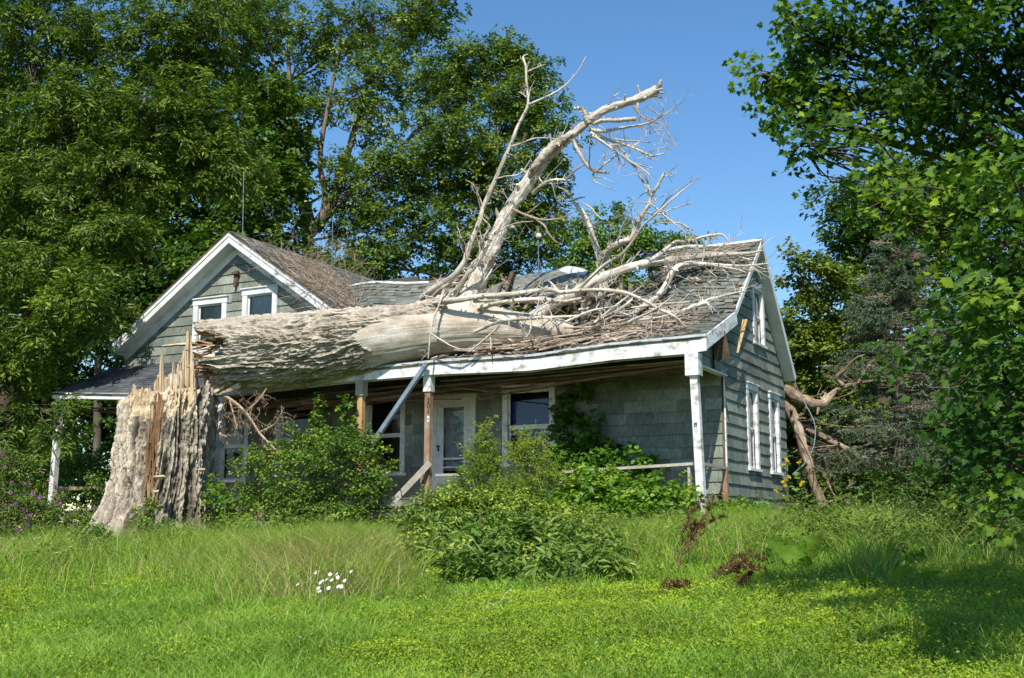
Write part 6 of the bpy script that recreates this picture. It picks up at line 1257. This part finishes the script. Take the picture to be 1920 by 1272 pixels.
# burdock clumps: broad leaves
def broad(label, pts, y):
    b = at_ground(pts[0][0], pts[0][1]); root = thing('burdock_plant', tuple(b), label, 'plant', 'broad leaved plants in the right lawn'); 
    for k, (bx, by, tx, ty, w) in enumerate(pts):
        a = at_ground(bx, by); d_ = (a - CAM) @ _f; e = CAM + ray(tx, ty) * d_; e = e + np.array([0, rs.uniform(-.15, .15), 0]); L_ = np.linalg.norm(e - a); T = norm(e - a); sd_ = norm(np.cross(T, _f + [0, 0, .3])); nn = np.cross(sd_, T); V = []; n = 12; W_ = w * d_ / F
        for i in range(n + 1):
            f = i / n; ww = W_ * (math.sin(math.pi * min(1, max(0, (f - .22) / .78)) ** .75) ** .8 if f > .22 else 0) + .006; c = a + T * L_ * f + nn * (.16 * L_ * math.sin(f * 2.2)); wave = .018 * math.sin(i * 2.3 + k)
            V += [c - sd_ * ww + nn * (.25 * ww + wave), c, c + sd_ * ww + nn * (.25 * ww - wave)]
        F_ = [(3 * i + j, 3 * i + j + 1, 3 * i + 4 + j, 3 * i + 3 + j) for i in range(n) for j in (0, 1)]; m_ = MB(); m_.poly(V, F_, rs.uniform(.4, .7)); o = m_.build('leaf', M['lf_vine'], root, True)
broad('clump of broad upright leaves in sun at the foot of the right corner', [(1475, 1075, 1452, 1004, 22), (1490, 1078, 1478, 1010, 16), (1500, 1075, 1545, 1006, 18), (1495, 1078, 1512, 1020, 14), (1470, 1078, 1440, 1030, 12), (1505, 1080, 1520, 1045, 14)], -4)
broad('clump of broad leaves standing in the tree shadow on the right lawn', [(1645, 1115, 1645, 1058, 20), (1665, 1118, 1705, 1062, 12), (1700, 1080, 1660, 1022, 14), (1690, 1110, 1770, 1076, 10), (1640, 1118, 1622, 1082, 12)], -4)
# dock seed stalks
def dock(label, paths):
    b = at_ground(paths[0][0][0], paths[0][0][1]); root = thing('dock_plant', tuple(b), label, 'weed', 'dark seeding dock stalks'); rn = np.random.RandomState(int(b[0] * 100) % 999 + 3); W = MB(); L = Leaves(); d0 = (b - CAM) @ _f
    for pi, P in enumerate(paths):
        pts = np.array([CAM + ray(px, py) * (d0 + .1 * pi) for px, py in P]); C1 = smooth_path(pts, 26); C1 = C1 + rn.normal(0, .012, C1.shape); W.tube(C1, np.linspace(.010, .004, 26), 5)
        for j in range(2, 26):
            dens = 30 if j > 8 else 6
            for q_ in range(2):
                e = norm(rn.normal(0, 1, 3) + norm(C1[j] - C1[j - 1]) * 1.6) * rn.uniform(.03, .15) * (1.15 - j / 30); s_ = C1[j] + (C1[j] - C1[j - 1]) * rn.uniform(0, 1)
                if j > 8: W.tube([s_, s_ + e], [.003, .002], 3)
                m_ = dens; pp = s_ + e * rn.uniform(0, 1, (m_, 1)) + rn.normal(0, .010, (m_, 3)); L.add(pp, rn.normal(0, 1, (m_, 3)), rn.normal(0, 1, (m_, 3)), rn.uniform(.009, .017, m_), T_DIA, rn.uniform(0, 1, m_), 0, 1.5)
    W.build('stem', M['deadleaf'], root); L.build('seed_heads', M['dock'], root)
dock('tall dark brown seed stalk leaning up against the end porch post', [[(1262, 1080), (1290, 1020), (1310, 985), (1335, 940), (1352, 925)], [(1262, 1080), (1275, 1030), (1288, 975), (1300, 955), (1320, 935)], [(1280, 1045), (1310, 1000), (1335, 975), (1355, 968)], [(1295, 1015), (1302, 985), (1305, 980)]])
dock('dark brown seed stalk arching low over the sunny lawn', [[(1290, 1105), (1335, 1080), (1370, 1055), (1400, 1042), (1435, 1047)], [(1320, 1088), (1360, 1070), (1400, 1060), (1432, 1066)], [(1335, 1082), (1365, 1076), (1385, 1082)], [(1345, 1078), (1380, 1062), (1405, 1056)]])
dock('short clotted dark seed head lying in the grass beside the dark leaved mound', [[(1235, 1125), (1245, 1105), (1262, 1096), (1290, 1092)], [(1245, 1110), (1262, 1100), (1275, 1108)]])
dock('single small dark seed spike standing out of the lawn', [[(1372, 1115), (1385, 1098), (1398, 1085), (1410, 1074)]])

# --- lawn: grass blades and small leafed ground cover, denser near the camera
def scatter(n, seed, dmin=4.8, dmax=24, az=36, pw=.55):
    rn = np.random.RandomState(seed); u = rn.uniform(0, 1, n); d = (dmin ** pw + u * (dmax ** pw - dmin ** pw)) ** (1 / pw); a = rn.uniform(-az, az, n) * math.pi / 180
    fx, fy = -math.sin(YAW), math.cos(YAW); x = CAM[0] + d * (fx * np.cos(a) + _r[0] * np.sin(a)); y = CAM[1] + d * (fy * np.cos(a) + _r[1] * np.sin(a)); o = (y < -2.3) | (x > .5) | (x < -18); o &= ~((np.hypot(x - SX, y - SY) < 1.15)); return rn, x[o], y[o], d[o]
def blades(L, rn, x, y, h, w, tint, lean=.45):
    n = len(x); z = ground_z(x, y); an = rn.uniform(0, 6.283, n); dx = np.cos(an); dy = np.sin(an); l = rn.uniform(.1, lean, n) * h; l2 = l * rn.uniform(2.0, 3.4, n); fx = rn.uniform(0, 6.283, n); wx = np.cos(fx) * w / 2; wy = np.sin(fx) * w / 2
    B = np.stack([x, y, z - .01], 1); Wv = np.stack([wx, wy, wx * 0], 1); Mi = B + np.stack([dx * l, dy * l, h * .6], 1); Tp = B + np.stack([dx * l2, dy * l2, h * rn.uniform(.8, 1.0, n)], 1)
    V = np.stack([B - Wv, B + Wv, Mi + Wv * .85, Mi - Wv * .85, Tp], 1).reshape(-1, 3); i = np.arange(n)[:, None] * 5 + L.n
    q = np.concatenate([i, i + 1, i + 2, i + 3], 1).ravel(); t = np.concatenate([i + 3, i + 2, i + 4], 1).ravel(); L.V.append(V); L.L += [q, t]; L.T += [np.full(n, 4), np.full(n, 3)]; L.t += [np.clip(tint, 0, 1)] * 2; L.mi += [np.zeros(2 * n)]; L.n += 5 * n
def cover_mask(x, y):   # 1 where the fine leafed ground cover dominates
    d_, k = (x - CAM[0]) * _r[0] + (y - CAM[1]) * _r[1], fbm(np.stack([x * .35, y * .35, x * 0], 1), 3)
    fwd_ = -(x - CAM[0]) * math.sin(YAW) + (y - CAM[1]) * math.cos(YAW); s_ = d_ / np.maximum(fwd_, 1)
    return np.clip((s_ + .10) * 1.6 + (k - .47) * 7 + .35 * np.clip((fwd_ - 9) / 3, 0, 1), 0, 1)
L = Leaves(); rn, x, y, d = scatter(300000, 1); cm = cover_mask(x, y); keep = rn.uniform(0, 1, len(x)) > cm * .72; x, y, d = x[keep], y[keep], d[keep]
cl = fbm(np.stack([x * 1.4, y * 1.4, x * 0 + 3], 1), 3); h = (.07 + .14 * cl + .06 * rn.rand(len(x))) * (1 + .25 * (y > -9)); tin = .15 + .65 * fbm(np.stack([x * .6, y * .6, x * 0 + 8], 1), 3) + rn.normal(0, .22, len(x))
blades(L, rn, x, y, h, .0045 + .00050 * d, tin); tag(L.build('grass', M['grass']), 'long unmown green grass blades covering the sloping lawn', 'grass', kind='stuff')
L = Leaves(); rn, x, y, d = scatter(640000, 2, pw=.5); cm = cover_mask(x, y); keep = rn.uniform(0, 1, len(x)) < .25 + .75 * cm; x, y, d = x[keep], y[keep], d[keep]; n = len(x)
z = ground_z(x, y); cl = fbm(np.stack([x * 2.2, y * 2.2, x * 0 + 5], 1), 3); hh = (.03 + .17 * cl) * rn.uniform(.35, 1, n); P = np.stack([x, y, z + hh], 1); T = rn.normal(0, 1, (n, 3)); T[:, 2] = .25; N = np.array([0, -.15, 1.0]) + rn.normal(0, .42, (n, 3))
L.add(P, N, T, (.008 + .00125 * d) * rn.uniform(.6, 1.5, n), T_DIA, np.clip(.2 + .7 * fbm(np.stack([x * .8, y * .8, x * 0], 1), 3) + rn.normal(0, .24, n) + (hh - .08) * 1.2, 0, 1), 0, 1.35)
tag(L.build('ground_cover', M['cover']), 'yellow green small leaved ground cover spread across the middle and right of the lawn', 'ground cover', kind='stuff')
# taller seeding and dry grass in front of the porch and at the right
L = Leaves(); rn = np.random.RandomState(4); px = np.concatenate([np.minimum(rn.normal(590, 100, 15000), rn.uniform(700, 790, 15000)), np.where(rn.rand(9000) < .5, rn.uniform(1560, 1640, 9000), rn.uniform(1720, 1960, 9000)), rn.uniform(0, 500, 9000), rn.uniform(1150, 1450, 10000)]); n = len(px)
dd = np.concatenate([12 + 8 * rn.beta(2.2, 1.6, 15000), 12 + 9 * rn.beta(1.8, 1.2, 9000), 14 + 9 * rn.beta(2, 1.2, 9000), 14 + 6.5 * rn.beta(2, 1, 10000)]); a = (px - 960) / F * 1.02
x = CAM[0] + dd * (-math.sin(YAW) + _r[0] * a); y = CAM[1] + dd * (math.cos(YAW) + _r[1] * a); o = (y < -2.6) | (x > .6); x, y, dd = x[o], y[o], dd[o]; n = len(x)
hh = rn.uniform(.18, .62, n) * (.5 + 1.0 * fbm(np.stack([x * 1.1, y * 1.1, x * 0], 1), 3)); blades(L, rn, x, y, hh, .0075, rn.uniform(.2, 1.0, n), .45); tag(L.build('tall_grass', M['grass']), 'taller green grass along the foot of the porch plants', 'grass', kind='stuff')
L = Leaves(); o = rn.uniform(0, 1, n) < .14 + .75 * np.exp(-((px[o] - 630) / 140) ** 2); blades(L, rn, x[o] + .05, y[o], rn.uniform(.25, .62, o.sum()), .008, rn.uniform(0, 1, o.sum()), .6); tag(L.build('dry_grass', M['straw']), 'straw coloured dry grass between the white flowers and the porch shrubs', 'dry grass', kind='stuff')

# moss and seedlings on the roof
L = Leaves(); rn = np.random.RandomState(12); n = 900; c0 = at(712, 562, .8); P = c0 + rn.normal(0, 1, (n, 3)) * [.30, .18, .05]; P[:, 2] = [f_main(a, max(0, (b - KY)) / (RY - KY) * LM)[2] + .02 for a, b in P[:, :2]]; P[:, 2] += np.abs(rn.normal(0, .07, n)); L.add(P, rn.normal(0, .5, (n, 3)) + [0, -.2, 1], rn.normal(0, 1, (n, 3)) + [0, 0, .6], rn.uniform(.03, .06, n), T_DIA, rn.uniform(.3, 1, n))
tag(L.build('roof_moss', M['cover']), 'bright green patch of moss and seedlings on the roof beside the gabled wing', 'moss', kind='stuff')

# scattered weed sprigs rising out of the lawn
L = Leaves(); rn, x, y, d = scatter(7000, 9, dmin=6, dmax=22); ok = (fbm(np.stack([x * .5, y * .5, x * 0 + 2], 1), 3) > .47); x, y, d = x[ok], y[ok], d[ok]; n = len(x); z = ground_z(x, y); h = rn.uniform(.06, .30, n) * (.5 + (y + 20) / 16).clip(.5, 1.4); lx = rn.normal(0, .06, n); ly = rn.normal(0, .06, n)
blades(L, rn, x, y, h, .004, rn.uniform(.3, .9, n), .2)
for k in range(9):
    f = .25 + .75 * k / 8; P = np.stack([x + lx * f, y + ly * f, z + h * f * .95], 1); an = rn.uniform(0, 6.283, n); T = np.stack([np.cos(an), np.sin(an), rn.uniform(0, .5, n)], 1); L.add(P, np.array([0, -.2, 1.0]) + rn.normal(0, .35, (n, 3)), T, rn.uniform(.025, .06, n) * (1.25 - .6 * f), T_DIA, rn.uniform(.1, .9, n), 0, rn.choice([.5, 1.0]))
tag(L.build('lawn_weeds', M['lf_weed']), 'small leafy weed sprigs standing among the grass all over the lawn', 'weeds', kind='stuff')

for lab, pts in (('knee high weeds and seedlings between the stump foot and the dark shrub', [(470, 1010), (520, 1000), (560, 1012), (610, 1000), (660, 1010), (700, 1000), (740, 1015)]),
                 ('ragged weeds edging the lawn below the thistles', [(30, 1055), (80, 1045), (130, 1050), (175, 1045), (215, 1040), (330, 1015), (370, 1010)]),
                 ('loose weeds below the deck edge right of the dark leaved mound', [(1180, 1010), (1230, 1015), (1280, 1020), (1330, 1018), (1380, 1022), (1430, 1030), (1210, 1040)]),
                 ('mixed weeds along the sunny bank right of the house corner', [(1500, 985), (1560, 990), (1600, 1000), (1640, 985), (1760, 1000), (1800, 1010), (1870, 1020)])):
    bush('leafy_weed', lab, 'weeds', pts[3][0], -4.5, [LG(px, py, 34 + 10 * (k % 3), 18 + 8 * ((k * 7) % 3), .05 * ((k * 5) % 4)) for k, (px, py) in enumerate(pts)], 'lf_weed', T_LAN, .075, 14, .34, .06, 20, droop=-.3, tintc=.5, upn=.4, asp=1.3, clump=.22, limbs=False, fill=.5)

# dead stalks and fallen twigs lying in the lawn
for k, (px, py) in enumerate([(1570, 1010), (1180, 1075), (430, 1065), (705, 1090), (1290, 1170), (880, 1150), (250, 1090)]):
    rn = np.random.RandomState(k + 40); c = at_ground(px, py); t = MB(); d0 = norm(np.array([rn.uniform(.5, 1), rn.uniform(-.4, .8), .22])); grow(t, c + [0, 0, .08], d0, rn.uniform(.35, .7), .007, rn, 1)
    tag(t.build('fallen_twig', M['limb']), ['bleached twig lying in the weeds before the right thicket', 'pale twig in the grass right of the dark leaved mound', 'pale twig in the grass right of the stump', 'pale twig in the dry grass near the white flowers', 'twig in the sunny lawn at the lower right', 'twig in the lawn below the dark leaved mound', 'twig in the grass before the stump foot'][k], 'twig', 'twigs fallen in the lawn')
